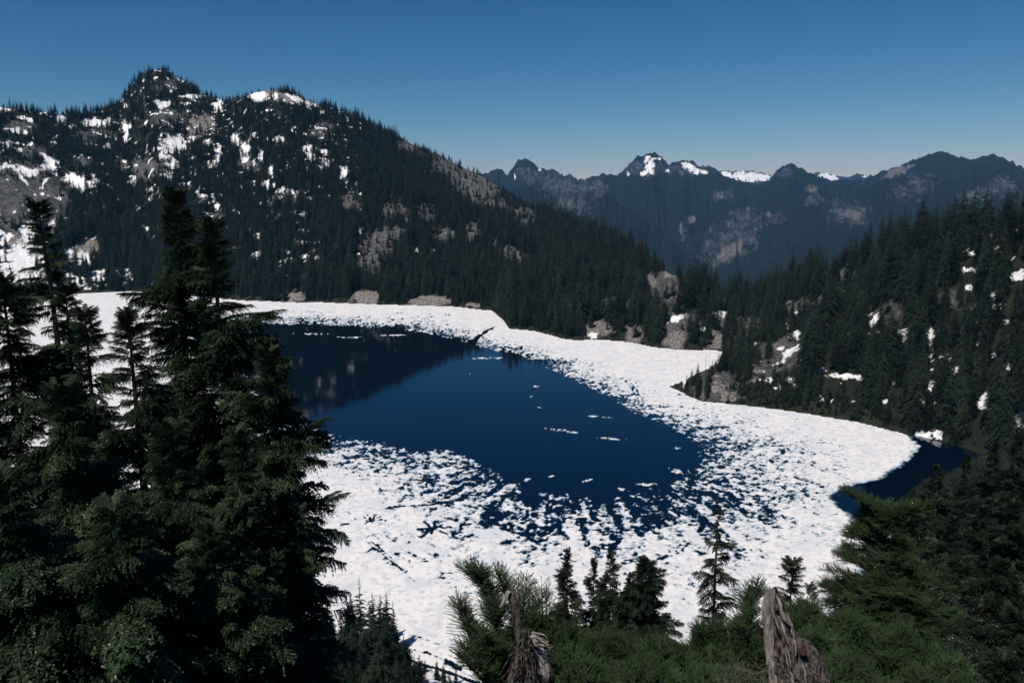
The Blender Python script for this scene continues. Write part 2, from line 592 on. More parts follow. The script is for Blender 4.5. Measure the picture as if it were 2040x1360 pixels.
SNOW = [(310, 137, 11, 5), (365, 156, 9, 5, 35), (403, 183, 6, 16), (325, 207, 14, 6), (380, 193, 24, 3), (435, 214, 9, 11), (514, 192, 15, 10),
        (548, 191, 5, 6), (592, 199, 20, 4, 22), (622, 208, 16, 5, 20), (690, 224, 22, 3, 22), (191, 244, 26, 8), (122, 238, 9, 10), (250, 262, 7, 24),
        (84, 223, 9, 4), (46, 233, 17, 4), (34, 262, 22, 5, 15), (6, 218, 12, 6), (14, 288, 11, 6), (106, 286, 6, 6), (99, 326, 13, 15),
        (53, 342, 24, 8, 10), (15, 331, 16, 5), (214, 292, 8, 5), (344, 286, 27, 15), (322, 305, 9, 13), (342, 325, 11, 12), (386, 275, 13, 6),
        (413, 286, 8, 8), (432, 309, 7, 18), (417, 330, 15, 5), (468, 280, 8, 11, -20), (488, 300, 10, 15), (556, 278, 9, 7), (615, 302, 8, 16, -20),
        (646, 325, 9, 12, -30), (684, 346, 9, 14), (642, 302, 15, 5, 20), (153, 361, 26, 13, 15), (165, 375, 15, 6), (186, 359, 4, 18),
        (367, 368, 13, 5), (401, 390, 12, 4, 25), (336, 350, 9, 6), (432, 412, 6, 9), (533, 369, 13, 5), (573, 384, 20, 5, 15), (600, 426, 14, 5),
        (604, 460, 11, 4), (600, 485, 16, 6), (627, 487, 12, 5), (512, 471, 8, 6), (568, 502, 11, 6), (570, 521, 16, 6), (604, 514, 9, 7),
        (634, 515, 7, 8), (508, 513, 5, 9), (669, 492, 9, 6), (470, 496, 9, 5), (40, 515, 48, 26), (57, 462, 13, 18, 25), (5, 475, 15, 12),
        (50, 548, 36, 14), (138, 512, 12, 18), (164, 517, 20, 15), (103, 450, 7, 13), (125, 548, 18, 6), (191, 542, 17, 5), (150, 558, 22, 4),
        (233, 546, 5, 9), (256, 546, 8, 10), (195, 556, 14, 5), (120, 570, 60, 5), (0, 560, 60, 12),
        (825, 501, 7, 9), (859, 499, 6, 7), (960, 577, 12, 4, -15), (909, 524, 8, 5, -20), (1070, 606, 8, 6), (1150, 575, 11, 9), (1100, 598, 7, 4),
        (1265, 550, 7, 4), (1246, 565, 17, 4), (1437, 596, 10, 6, 30), (1496, 599, 13, 8, -20), (1447, 577, 5, 5), (1349, 634, 16, 5, -12),
        (1399, 618, 10, 4), (1430, 627, 16, 6), (1180, 668, 14, 5), (1402, 655, 6, 4), (470, 420, 5, 4), (720, 455, 6, 4), (700, 440, 5, 4),
        (810, 470, 4, 3), (540, 340, 5, 8), (520, 310, 5, 10), (575, 330, 4, 8), (250, 210, 5, 4)]
SNOW2 = [(1743, 489, 7, 3), (1812, 497, 9, 12, 10), (1933, 502, 12, 7), (2025, 549, 18, 8, -15), (1929, 538, 17, 6), (1931, 572, 8, 7), (1686, 575, 13, 4),
         (1982, 587, 9, 8), (1982, 610, 13, 7, -15), (1583, 668, 15, 7), (1571, 704, 18, 8, -30), (1801, 663, 15, 6), (1858, 661, 11, 6), (1850, 696, 8, 16, -15),
         (1577, 757, 14, 7), (1684, 749, 40, 5, 5), (1637, 736, 10, 5), (1782, 762, 9, 8), (1961, 800, 12, 13), (1844, 866, 27, 9), (1870, 865, 13, 9),
         (1974, 926, 9, 8), (1940, 913, 8, 5), (2008, 640, 8, 6), (1948, 687, 7, 5), (1720, 792, 5, 6), (1765, 798, 6, 5), (1978, 706, 9, 5), (1532, 758, 8, 5),
         (1700, 511, 7, 3), (1890, 530, 6, 3), (1945, 640, 6, 5), (2012, 730, 7, 5), (2030, 760, 5, 5), (1555, 693, 8, 4), (1505, 685, 7, 5, -40)]
ROCK = [(950, 375, 120, 34, 35), (1047, 436, 30, 28), (1012, 505, 52, 18, 35), (790, 420, 28, 24), (848, 432, 20, 20), (745, 505, 34, 48), (813, 298, 26, 15, 30),
        (890, 330, 50, 14, 40), (298, 336, 36, 24), (330, 232, 36, 14), (332, 170, 14, 16), (1325, 572, 44, 40), (1357, 645, 40, 32),
        (45, 250, 36, 12), (190, 272, 36, 12), (60, 300, 24, 16), (160, 320, 18, 16), (420, 440, 18, 22), (560, 400, 30, 10), (240, 330, 14, 20), (640, 260, 20, 14), (700, 400, 20, 26, 30), (600, 560, 16, 14), (1215, 610, 40, 18),
        (1440, 640, 30, 14), (770, 470, 40, 16), (495, 330, 24, 12), (880, 470, 24, 16), (940, 470, 18, 30)]
SLAB = [(30, 398, 92, 60, 12)]
ROCK2 = [(1432, 772, 56, 34), (1480, 650, 40, 34), (1556, 704, 44, 34), (1510, 745, 36, 20), (1680, 545, 50, 16), (1600, 610, 40, 20), (1760, 620, 30, 20),
         (1885, 600, 26, 20)]
TALUS = [(588, 590, 28, 11), (727, 592, 30, 16), (855, 598, 44, 13), (940, 606, 20, 5), (1196, 652, 28, 18), (1262, 664, 22, 20), (1345, 678, 24, 20), (1424, 674, 17, 24),
         (400, 248, 30, 20, -15), (170, 493, 28, 22), (35, 478, 30, 14), (565, 196, 24, 10, 20), (530, 186, 12, 10), (1300, 560, 16, 14), (1335, 545, 16, 8)]
TALUS2 = [(1452, 795, 16, 4), (1434, 768, 13, 15, 20), (1448, 784, 14, 7), (1425, 748, 9, 4), (1500, 758, 12, 3, 15), (1512, 738, 14, 4)]

# ------------------------------------------------------------------ ground sheet
cols = np.unique(np.concatenate([np.linspace(-110, -38, 60), np.linspace(-38, 37, 860), np.linspace(37, 110, 60)]))
cols = np.radians(cols)
rows = np.concatenate([np.geomspace(0.6, 40, 50), np.geomspace(40, 380, 110)[1:], np.arange(383, 455, 3.2), np.arange(456, 560, 1.3), np.arange(561, 620, 3.2), np.arange(621, 1200, 4.2), np.arange(1205, 1960, 5.2),
                       np.geomspace(1970, 2500, 26)])
AZ, RR = np.meshgrid(cols, rows)
X, Y = np.sin(AZ) * RR, np.cos(AZ) * RR
Z, Z1, Z2, Z3 = H(X, Y, True)
PX, PY = proj(X, Y, Z)
fl = [a.ravel() for a in (X, Y, Z, Z1, Z2, Z3, PX, PY)]
x_, y_, z_, z1_, z2_, z3_, px_, py_ = fl
w2 = (z2_ >= z1_) & (z2_ >= z3_) & (z_ > -1)
w3 = (z3_ > z1_) & (z3_ > z2_) & (z_ > -1)
w1 = ~w2 & ~w3


def masks(px, py, w1, w2, w3, x, y, z):
    snow = np.where(w1, blobs(px, py, SNOW), 0)
    snow = np.where(w2, blobs(px, py, SNOW2), snow)
    rnd = fbm(x / 26, y / 26, 77, 4)
    snow = np.where(w3, np.clip((rnd - 0.64 + .3 * ((z < 9) & (px > 600) & (px < 1000))) * 6 + 0.5, 0, 1) * (np.hypot(x, y) > 60), snow)
    elev = np.clip(z / 330, 0, 1)
    sc1 = np.clip((fbm(x / 10, y / 10, 91, 3) - 0.70 + 0.02 * elev) * 9 + 0.5, 0, 1) * (z > 10) * (px < 720)
    sc2 = np.clip((fbm(x / 8, y / 8, 95, 3) - 0.745) * 9 + 0.5, 0, 1) * (z > 5)
    snow = np.where(w1, np.maximum(snow * (0.62 + 0.9 * fbm(x / 9, y / 9, 97, 3)), sc1), snow)
    snow = np.where(w2, np.maximum(snow, sc2), snow)
    rock = np.where(w1, blobs(px, py, ROCK, seed=64, jit=22), 0)
    rock = np.where(w1, np.maximum(rock, blobs(px, py, SLAB, seed=64, jit=22) * 1.3), rock)
    rock = np.where(w2, blobs(px, py, ROCK2, seed=64, jit=18), rock)
    tal = np.where(w1, blobs(px, py, TALUS, seed=67, jit=12), 0)
    tal = np.where(w2, blobs(px, py, TALUS2, seed=67, jit=12), tal)
    return snow, rock, tal


snow_, rock_, tal_ = masks(px_, py_, w1, w2, w3, x_, y_, z_)
ground = link('ground', mesh_from('ground', np.stack([x_, y_, z_], 1), grid_faces(len(rows), len(cols)), [M_TERRAIN], True,
                                  attrs={'snow': snow_, 'rock': rock_, 'talus': tal_}))
tag(ground, kind='structure')

# ------------------------------------------------------------------ distant ranges
R3 = [(700, 360), (940, 350), (975, 345), (990, 338), (1003, 345), (1012, 356), (1022, 336), (1032, 322), (1046, 318), (1060, 325), (1072, 337), (1100, 342),
      (1120, 350), (1150, 358), (1166, 359), (1180, 351), (1200, 347), (1228, 351), (1240, 343), (1255, 324), (1278, 311), (1300, 307), (1318, 313),
      (1332, 330), (1348, 323), (1366, 321), (1380, 323), (1396, 334), (1412, 332), (1428, 345), (1450, 362), (1490, 366), (1532, 362), (1545, 342),
      (1558, 330), (1575, 327), (1592, 337), (1603, 341), (1618, 346), (1650, 359), (1700, 360), (1742, 352), (1772, 336), (1800, 330), (1828, 316),
      (1850, 309), (1875, 306), (1905, 313), (1936, 320), (1955, 312), (1975, 312), (2005, 322), (2040, 334), (2100, 352), (2200, 365), (2400, 350), (2800, 380)]
SPUR = [(700, 640), (1280, 560), (1380, 520), (1420, 478), (1470, 440), (1520, 408), (1570, 385), (1620, 372), (1650, 385), (1690, 398), (1740, 372), (1800, 352),
        (1860, 350), (1900, 372), (1960, 350), (2040, 362), (2200, 380), (2800, 380)]
SPUR0 = [(700, 640), (990, 380), (1060, 372), (1120, 392), (1180, 372), (1230, 405), (1300, 440), (1380, 520), (1500, 560), (1600, 480), (1700, 450), (1800, 430), (1900, 400), (2000, 385), (2100, 390), (2800, 400)]
FAR_ROCK = [(1450, 480, 66, 40, -40), (1480, 450, 40, 30, -40), (1420, 505, 30, 22), (1690, 425, 38, 24), (1440, 387, 24, 12), (1378, 438, 14, 8, -20), (1358, 462, 5, 16),
            (1540, 435, 22, 14), (1820, 375, 40, 26, -20), (1965, 382, 60, 14, -12), (2000, 365, 24, 12), (1130, 385, 60, 30, 30), (1060, 350, 30, 14),
            (1290, 335, 46, 16), (1370, 338, 40, 12), (1620, 378, 14, 8), (1555, 345, 20, 8), (1620, 400, 20, 12), (1720, 440, 14, 10), (1180, 375, 30, 20)]
FAR_TAL = [(1783, 343, 26, 9, -25), (1376, 437, 10, 7), (1620, 377, 9, 5), (1357, 455, 3, 12), (1455, 500, 30, 14, -40), (1700, 428, 18, 10), (1812, 330, 10, 4)]
FAR_SNOW = [(1296, 332, 9, 16, 10), (1288, 318, 5, 7), (1284, 345, 8, 5), (1310, 316, 8, 3), (1372, 332, 14, 6, 15), (1386, 341, 12, 6), (1402, 343, 8, 4), (1026, 352, 2, 8), (1075, 339, 4, 2),
            (1330, 340, 4, 3), (1252, 346, 3, 5)]


def range_mesh(name, layers, az0, az1, nc, rows, base, marks, mat, jag=8.0):
    cols = np.linspace(az0, az1, nc)
    AZ, RR = np.meshgrid(cols, rows)
    X, Y = np.sin(AZ) * RR, np.cos(AZ) * RR
    Z = np.full_like(X, base)
    for (L, D, run, seed, namp) in layers:
        a = np.array(L, float)
        az, s = ray(a[:, 0], a[:, 1])
        Dv = D * (1 + 0.05 * (fbm(AZ * 9, AZ * 0, seed, 3) - 0.5))
        zc = EYE + np.interp(AZ, az, s) * D
        r0 = D - run * (0.8 + 0.4 * fbm(AZ * 14, AZ * 0 + 3, seed + 1, 3))
        t = (RR - r0) / (D - r0)
        tc = np.clip(t, 0, 1)
        w = np.sin(np.pi * np.clip(tc, 0, 1)) ** 0.7
        n = ridged(X / 700 + seed, Y / 1000, seed, 7, 0.62) - 0.55
        g = ridged(AZ * 34 + fbm(X / 1500, Y / 1500, seed + 4) * 2, RR / 5000, seed + 2, 4) - 0.6
        z = base + (zc - base) * tc ** 0.9 + w * namp * (n * 1.5 + g * 1.0) + tc ** 3 * (ridged(X / 120, Y / 160, seed + 8, 4, .6) - .6) * namp * .16
        back = zc - (RR - D) * 0.6
        z = np.where(t > 1, back, z)
        z = z + ((fbm(AZ * 260, RR / 300, seed + 6, 3, .6) - 0.5) * jag + (ridged(AZ * 95, RR / 900, seed + 9, 3) - .6) * jag * 1.3) * np.clip(tc * 2, 0, 1)
        Z = np.maximum(Z, z)
    X, Y, Z = X.ravel(), Y.ravel(), Z.ravel()
    px, py = proj(X, Y, Z)
    rk = blobs(px, py, marks[0], seed=64, jit=14)
    stx = fbm(px / 3.2, py / 8, 12, 4, .6)
    rk = np.clip(rk + (stx - 0.5) * 0.9, 0, 1) * (rk > 0.25)
    tl = blobs(px, py, marks[1], seed=67, jit=8) * (.6 + .7 * fbm(px / 4, py / 7, 33, 3))
    sn = blobs(px, py, marks[2], seed=68, jit=6) * (.30 + 1.3 * fbm(px / 2.6, py / 6, 34, 3))
    # tree canopy relief on forested slopes
    Z = Z + np.where(rk < 0.5, RNG.uniform(-1, 1, len(Z)) * 5.0, RNG.uniform(-1, 1, len(Z)) * 3)
    o = link(name, mesh_from(name, np.stack([X, Y, Z], 1), grid_faces(len(rows), nc), [mat], True, attrs={'snow': sn, 'rock': rk, 'talus': tl}))
    return tag(o, kind='structure')


range_mesh('distant_mountains', [(R3, 7600, 3200, 5, 230), (SPUR, 5600, 1700, 19, 150), (SPUR0, 4600, 1100, 27, 110)], math.radians(-12), math.radians(44), 1050,
           np.concatenate([np.linspace(2050, 3250, 20), np.linspace(3300, 7800, 350), [8200, 9000]]), -300.0, (FAR_ROCK, FAR_TAL, FAR_SNOW), M_FAR, 30)
R1 = [(900, 380), (1350, 380), (1415, 345), (1440, 341), (1470, 343), (1498, 340), (1530, 347), (1560, 356), (1600, 352), (1625, 344), (1650, 345), (1690, 355), (1712, 352), (1722, 350), (1735, 356), (1800, 380), (2200, 380)]
R1_SNOW = [(1440, 352, 22, 9), (1480, 350, 40, 7), (1500, 354, 40, 8), (1650, 352, 24, 5, 10), (1722, 352, 6, 2)]
range_mesh('snowy_peaks', [(R1, 12500, 2500, 45, 260)], math.radians(0), math.radians(32), 620, np.concatenate([np.linspace(9800, 12700, 110), [13500]]), -300.0,
           (FAR_ROCK[:0] + [(1480, 350, 60, 20), (1650, 352, 40, 10)], [], R1_SNOW), M_FAR, 20)

# ------------------------------------------------------------------ lake water
a = np.linspace(math.radians(-75), math.radians(60), 400)
rw = np.interp(a, *S1) + 45
V = [(0, 40, 0)] + [(math.sin(t) * q, math.cos(t) * q, 0) for t, q in zip(a, rw)]
F = np.array([(0, i + 1, i + 2) for i in range(len(a) - 1)])[:, ::-1]
wat = link('lake_water', mesh_from('lake_water', V, F, [M_WATER]))
tag(wat, kind='structure')

# ------------------------------------------------------------------ melting ice sheet
HOLE = [(430, 640), (530, 648), (600, 646), (700, 650), (800, 656), (880, 668), (945, 686), (1000, 700), (1070, 718), (1130, 748), (1200, 780), (1290, 826),
        (1370, 862), (1415, 895), (1405, 935), (1350, 968), (1260, 992), (1180, 1000), (1080, 985), (1000, 962), (940, 925), (895, 900), (820, 902), (740, 885),
        (660, 868), (600, 850), (520, 800), (450, 720)]
ICE_OUT = [(-800, 560), (1300, 560), (1560, 680), (1560, 780), (1780, 845), (1828, 888), (1806, 915), (1745, 952), (1690, 964), (1645, 984), (1662, 1010),
           (1698, 1034), (1748, 1037), (1735, 1075), (1720, 1120), (1690, 1200), (1560, 1400), (1200, 1480), (-800, 1480)]
azs = np.radians(np.linspace(-40, 36, 935))
sl = np.tan(np.radians(np.linspace(5.6, 33.5, 470)))
AZi, SL = np.meshgrid(azs, sl)
RRi = EYE / SL
Xi, Yi = (np.sin(AZi) * RRi).ravel(), (np.cos(AZi) * RRi).ravel()


def poly_sd(x, y, P):
    """signed distance to polygon (negative inside)"""
    d = np.full(x.shape, 1e9)
    ins = np.zeros(x.shape, bool)
    n = len(P)
    for i in range(n):
        ax, ay = P[i]
        bx, by = P[(i + 1) % n]
        ex, ey = bx - ax, by - ay
        t = np.clip(((x - ax) * ex + (y - ay) * ey) / (ex * ex + ey * ey + 1e-9), 0, 1)
        d = np.minimum(d, (x - ax - t * ex) ** 2 + (y - ay - t * ey) ** 2)
        c = ((ay > y) != (by > y))
        with np.errstate(divide='ignore', invalid='ignore'):
            xi = ex * (y - ay) / (ey if abs(ey) > 1e-9 else 1e-9) + ax
        ins ^= c & (x < xi)
    d = np.sqrt(d)
    return np.where(ins, -d, d)


def line_d(x, y, P):
    d = np.full(x.shape, 1e9)
    for i in range(len(P) - 1):
        ax, ay = P[i]
        bx, by = P[i + 1]
        ex, ey = bx - ax, by - ay
        t = np.clip(((x - ax) * ex + (y - ay) * ey) / (ex * ex + ey * ey + 1e-9), 0, 1)
        d = np.minimum(d, np.hypot(x - ax - t * ex, y - ay - t * ey))
    return d


hole = np.array([on_water(*p_) for p_ in HOLE])
iout = np.array([on_water(*p_) for p_ in ICE_OUT])
pxi, pyi = proj(Xi, Yi, np.zeros_like(Xi))
sd = poly_sd(Xi, Yi, hole)
so = poly_sd(Xi, Yi, iout)
# width of the melting fringe (metres) by place
cx, cy = on_water(1120, 880)
ang = np.arctan2(Xi - cx, Yi - cy)          # direction from the middle of the open water
below = smooth(900, 1010, pyi) * smooth(640, 900, pxi) * (1 - smooth(1480, 1600, pxi))
leftb = smooth(850, 900, pyi) * (1 - smooth(880, 960, pxi))
rightb = smooth(1330, 1450, pxi) * smooth(760, 860, pyi)
topl = (1 - smooth(640, 700, pyi)) * (1 - smooth(900, 1000, pxi))
W = 32 + 24 * below * (1 - 0.5 * smooth(1300, 1420, pxi)) + 6 * leftb + 26 * rightb + 40 * topl
rc_ = np.hypot(Xi - cx, Yi - cy)
rad1 = fbm(ang * 34 + fbm(Xi / 12, Yi / 12, 3) * 2.2, rc_ / 15, 100, 3, 0.65)
wxi, wyi = Xi + 5 * (fbm(Xi / 11, Yi / 11, 151, 3) - .5), Yi + 5 * (fbm(Xi / 11, Yi / 11, 157, 3) - .5)
iso1 = fbm(wxi / 2.7, wyi / 2.7, 110, 4, 0.68)
iso2 = fbm(Xi / 1.2, Yi / 1.2, 120, 3, 0.6)
iso0 = fbm(Xi / 30, Yi / 30, 130, 3)
nz = (iso1 - 0.5) * 2.3 + (iso2 - 0.5) * 1.9 + (iso0 - 0.5) * 0.4 + (rad1 - 0.5) * 2.0 * below * smooth(1150, 1090, pyi) + (iso0 - 0.5) * .4
v = np.clip(sd / W, -1.5, 2.2) * 0.72 - 0.10 - 0.13 * below + nz * 0.85
v = v - 1.1 * smooth(0, 14, -sd)
v = np.maximum(v, -1.0 + smooth(0.9, 1.7, sd / W) * 1.30 + nz * 0.27)
# scattered rotten spots left of the middle
rot = np.exp(-(((pxi - 790) / 150) ** 2 + ((pyi - 1110) / 45) ** 2)) * 0.75 + np.exp(-(((pxi - 1000) / 160) ** 2 + ((pyi - 1060) / 60) ** 2)) * 0.4
stre = fbm((Xi + Yi * 0.8) / 3.0, (Xi * -0.8 + Yi) / 10.0, 140, 3)
v = v - rot * np.clip((stre - 0.45) * 3.4, 0, 1) * 1.3
# outer rim of the ice at the dark inlet on the right, ragged
v = np.minimum(v, (-so) / 5.0 + (iso1 - 0.5) * 1.3 + 0.25)
# drift ice in the open water
FLOES = [(1120, 858, 30, 3, 8), (1215, 874, 34, 2.2, 3), (1350, 893, 5, 4), (1345, 938, 12, 5, 20), (1190, 830, 27, 2.2, 4), (985, 713, 20, 2), (1070, 770, 12, 1.6), (1168, 958, 11, 2, -15),
         (1098, 949, 9, 1.8, -8), (1060, 790, 12, 1.2), (1048, 957, 16, 3, -15), (960, 714, 24, 1.6), (940, 745, 14, 1.2), (1290, 965, 30, 3), (1240, 975, 14, 4, 15), (660, 700, 6, 2), (1010, 737, 8, 1),
         (700, 672, 30, 2), (620, 665, 40, 2), (790, 668, 30, 2), (1185, 745, 14, 2), (1075, 812, 6, 1)]
fl_ = np.zeros_like(v)
for (fx, fy, rx, ry, *an) in FLOES:
    s_ = (np.abs(pxi - fx) < rx * 2) & (np.abs(pyi - fy) < rx * 2)
    an = math.radians(an[0]) if an else 0
    dx, dy = pxi[s_] - fx, pyi[s_] - fy
    q = np.hypot((dx * math.cos(an) + dy * math.sin(an)) / rx, (-dx * math.sin(an) + dy * math.cos(an)) / ry)
    fl_[s_] = np.maximum(fl_[s_], 1.25 - q)
v = np.maximum(v, np.where(fl_ > 0, fl_ * 0.8 + (iso2 - 0.60) * 2.2 + (iso1 - 0.56) * 2.4, -9))
# cracks
rc2 = random.Random(3)


def wiggle(pts, n=6, amp=2.0):
    out = []
    for i in range(len(pts) - 1):
        for k in range(n):
            t = k / n
            j = amp if (k or i) else 0
            out.append((pts[i][0] * (1 - t) + pts[i + 1][0] * t + rc2.uniform(-j, j), pts[i][1] * (1 - t) + pts[i + 1][1] * t + rc2.uniform(-j, j) * 0.5))
    out.append(pts[-1])
    return out


CR = [([(985, 651), (955, 668), (938, 690)], 2.2, 1.5), ([(985, 651), (950, 640), (900, 628), (760, 622), (600, 622)], 1.0, 0.75), ([(790, 1261), (830, 1268), (870, 1282), (900, 1294)], 0.5, 0.8),
      ([(815, 1294), (850, 1300), (900, 1320), (930, 1342)], 0.5, 1.2), ([(888, 1320), (912, 1330)], 1.3, 1.6), ([(625, 1177), (645, 1178)], .4, 1),
      ([(715, 1068), (770, 1110), (830, 1160)], 0.45, 0.9), ([(722, 1064), (790, 1120)], 0.35, 0.8), ([(1400, 1050), (1355, 1100), (1285, 1122)], 0.9, 0.55), ([(1246, 758), (1262, 778), (1272, 800)], 0.5, 0.9),
      ([(1254, 757), (1268, 776), (1281, 800)], 0.5, 0.9), ([(1385, 735), (1440, 737)], 0.5, 1.2), ([(1340, 785), (1385, 788)], 0.6, 1.2), ([(900, 1000), (860, 1005), (780, 1010), (770, 1014)], .8, 1.1),
      ([(1300, 1170), (1330, 1110), (1350, 1080)], 1.6, 0.3), ([(640, 980), (740, 1060), (760, 1080)], 0.5, 0.6), ([(660, 1100), (760, 1060), (830, 1040)], 0.4, .5), ([(660, 1140), (780, 1070)], 0.4, .5)]
for (sx, sy, R_, na) in ((861, 1053, 46, 8), (741, 1036, 26, 9), (684, 1045, 14, 5), (850, 958, 24, 8), (1560, 900, 10, 5)):
    for k in range(na):
        t = k / na * 2 * math.pi + rc2.uniform(-.3, .3)
        R2 = R_ * rc2.uniform(.5, 1.1)
        CR.append(([(sx, sy), (sx + math.cos(t) * R2, sy + math.sin(t) * R2 * 0.42)], 0.32 if R_ < 30 else 0.55, 1.5))
for pts, wd, dp in CR:
    P = wiggle(pts)
    x0, x1 = min(q[0] for q in P) - 25, max(q[0] for q in P) + 25
    y0, y1 = min(q[1] for q in P) - 25, max(q[1] for q in P) + 25
    s_ = (pxi > x0) & (pxi < x1) & (pyi > y0) & (pyi < y1)
    d = line_d(Xi[s_], Yi[s_], [on_water(*q) for q in P])
    v[s_] -= np.clip(1.3 - d / wd, 0, 1) * dp
bed = H(Xi, Yi)
v = np.where(bed > np.where((pyi > 1200) & (pxi < 1100), -0.12, -0.5), -1, v)
v = np.where((so > 3) & (so < 90), -1, v)
keep_v = v > -0.16
Fq = grid_faces(len(sl), len(azs))[:, ::-1]
cnt = keep_v[Fq].sum(1)
Fq = Fq[cnt >= 3]
melt = np.clip(1.0 - (v + .10) * 2.0, 0, 1.2)
use = np.unique(Fq)
remap = np.full(len(Xi), -1)
remap[use] = np.arange(len(use))
thick = 0.02 + 0.22 * smooth(0, 0.4, v) + (iso2 - 0.5) * 0.15 * smooth(0.1, .5, v)
ice = link('lake_ice', mesh_from('lake_ice', np.stack([Xi, Yi, thick], 1)[use], remap[Fq], [M_ICE], True, attrs={'melt': melt[use]}))
tag(ice, kind='structure')

# ------------------------------------------------------------------ conifer meshes for the middle distance
def conifer_mesh(name, seed, h=1.0, width=0.17, layers=34, per=8, sprigs=9, skirt=0.06, ragged=0.3, top_thin=0.0):
    """crown of unit height: whorls of drooping sprays built from leaf-sized triangles"""
    g = np.random.default_rng(seed)
    T = []
    for k in range(layers):
        f = (k + g.uniform(-.3, .3)) / (layers - 1)
        zt = 1 - f * (1 - skirt)
        base_r = width * (f ** 0.72) * (1 - 0.25 * max(0, f - 0.75) / .25) + 0.006
        if f < top_thin:
            base_r *= 0.45
        n = max(3, int(per * (0.5 + 0.6 * f)))
        for j in range(n):
            if g.uniform() < 0.10 + ragged * .2:
                continue
            a = g.uniform(0, 2 * np.pi)
            L = base_r * g.uniform(1 - ragged, 1 + ragged * 0.8)
            up = g.uniform(-0.1, 0.35) if f > .3 else g.uniform(0.2, 0.8)
            droop = g.uniform(0.5, 1.1)
            ca, sa = math.cos(a), math.sin(a)
            ns = max(4, int(sprigs * (0.5 + f * .6)))
            u = np.linspace(0.12, 1, ns)
            rr = u * L
            zz = zt + up * rr - droop * rr * u
            half = (0.34 * (1 - u) + 0.13) * L + 0.004
            side = np.where(np.arange(ns) % 2, 1, -1)
            for s_ in (-1, 1):
                tipf = g.uniform(.5, 1.1, ns) * half
                fwd = g.uniform(.3, .9, ns) * half
                dz = g.uniform(.15, .75, ns) * half
                c = np.stack([rr, rr * 0, zz], 1)
                w_ = L / ns * 0.85 + 0.003
                c2 = np.stack([rr + w_, rr * 0, zz - 0.2 * w_], 1)
                tp = np.stack([rr + fwd, s_ * tipf, zz - dz], 1)
                tri = np.stack([c, c2, tp], 1)
                T.append(tri)
                if s_ == 1:
                    hang = np.stack([rr + w_ * .4 + g.uniform(-.3, .3, ns) * half, g.uniform(-.4, .4, ns) * half, zz - g.uniform(.5, 1.1, ns) * half], 1)
                    T.append(np.stack([c, c2, hang], 1))
            blk = np.concatenate(T[-3:])
            R_ = np.array([[ca, -sa, 0], [sa, ca, 0], [0, 0, 1]])
            T[-3:] = [blk @ R_.T]
    P = np.concatenate(T).reshape(-1, 3) * h
    mb = MB()
    mb.tris(P, 0)
    return mb.mesh(name, [M_NEEDLE_FAR])


def trunk_mesh(name, r=0.011, top=1.03):
    mb = MB()
    z = np.linspace(-0.04, top, 7)
    mb.tube(np.stack([z * 0, z * 0, z], 1), np.linspace(r, r * 0.08, 7), 6)
    return mb.mesh(name, [M_BARK], True)


CROWNS = [conifer_mesh('crown', 1, width=.155), conifer_mesh('crown', 2, width=.125, ragged=.4), conifer_mesh('crown', 3, width=.19, layers=36, per=9),
          conifer_mesh('crown', 4, width=.10, ragged=.5, layers=32, per=7, top_thin=.2), conifer_mesh('crown', 5, width=.14, skirt=.18, ragged=.45),
          conifer_mesh('crown', 6, width=.17, skirt=.03)]
SPIRE = conifer_mesh('crown', 7, width=.085, ragged=.35, layers=46, per=8, top_thin=.1)
DARK_CROWNS = [CROWNS[i].copy() for i in (3, 4, 5)]
TRUNK = trunk_mesh('trunk')


def whole_mesh(i):
    """crown and trunk in one source mesh, used only by the uncountable forest"""
    me = CROWNS[i]
    n = len(me.vertices)
    co = np.empty(n * 3, np.float32)
    me.vertices.foreach_get('co', co)
    mb = MB()
    mb.tris(co.reshape(-1, 3), 0)
    z = np.linspace(-0.04, 1.0, 4)
    mb.tube(np.stack([z * 0, z * 0, z], 1), np.linspace(.012, .001, 4), 4, mat=1)
    return mb.mesh('forest_conifer', [M_NEEDLE_FAR, M_BARK])


def source_collection(name, meshes):
    c = bpy.data.collections.new(name)
    for i, me in enumerate(meshes):
        o = bpy.data.objects.new('%s_%02d' % (name, i), me)
        c.objects.link(o)
    return c


_groups = {}


def inst_group(coll):
    if coll.name in _groups:
        return _groups[coll.name]
    g = bpy.data.node_groups.new('scatter_' + coll.name, 'GeometryNodeTree')
    g.interface.new_socket('Geometry', in_out='INPUT', socket_type='NodeSocketGeometry')
    g.interface.new_socket('Geometry', in_out='OUTPUT', socket_type='NodeSocketGeometry')
    n, l = g.nodes, g.links
    gi, go = n.new('NodeGroupInput'), n.new('NodeGroupOutput')
    ci = n.new('GeometryNodeCollectionInfo')
    ci.inputs['Collection'].default_value = coll
    ci.inputs['Separate Children'].default_value = True
    ci.inputs['Reset Children'].default_value = True
    iop = n.new('GeometryNodeInstanceOnPoints')
    iop.inputs['Pick Instance'].default_value = True

    def na(nm, t):
        a = n.new('GeometryNodeInputNamedAttribute')
        a.data_type = t
        a.inputs['Name'].default_value = nm
        return a.outputs['Attribute']
    e = n.new('FunctionNodeEulerToRotation')
    l.new(na('rot', 'FLOAT_VECTOR'), e.inputs[0])
    l.new(gi.outputs[0], iop.inputs['Points'])
    l.new(ci.outputs[0], iop.inputs['Instance'])
    l.new(na('idx', 'INT'), iop.inputs['Instance Index'])
    l.new(e.outputs[0], iop.inputs['Rotation'])
    l.new(na('scl', 'FLOAT_VECTOR'), iop.inputs['Scale'])
    l.new(iop.outputs[0], go.inputs[0])
    _groups[coll.name] = g
    return g


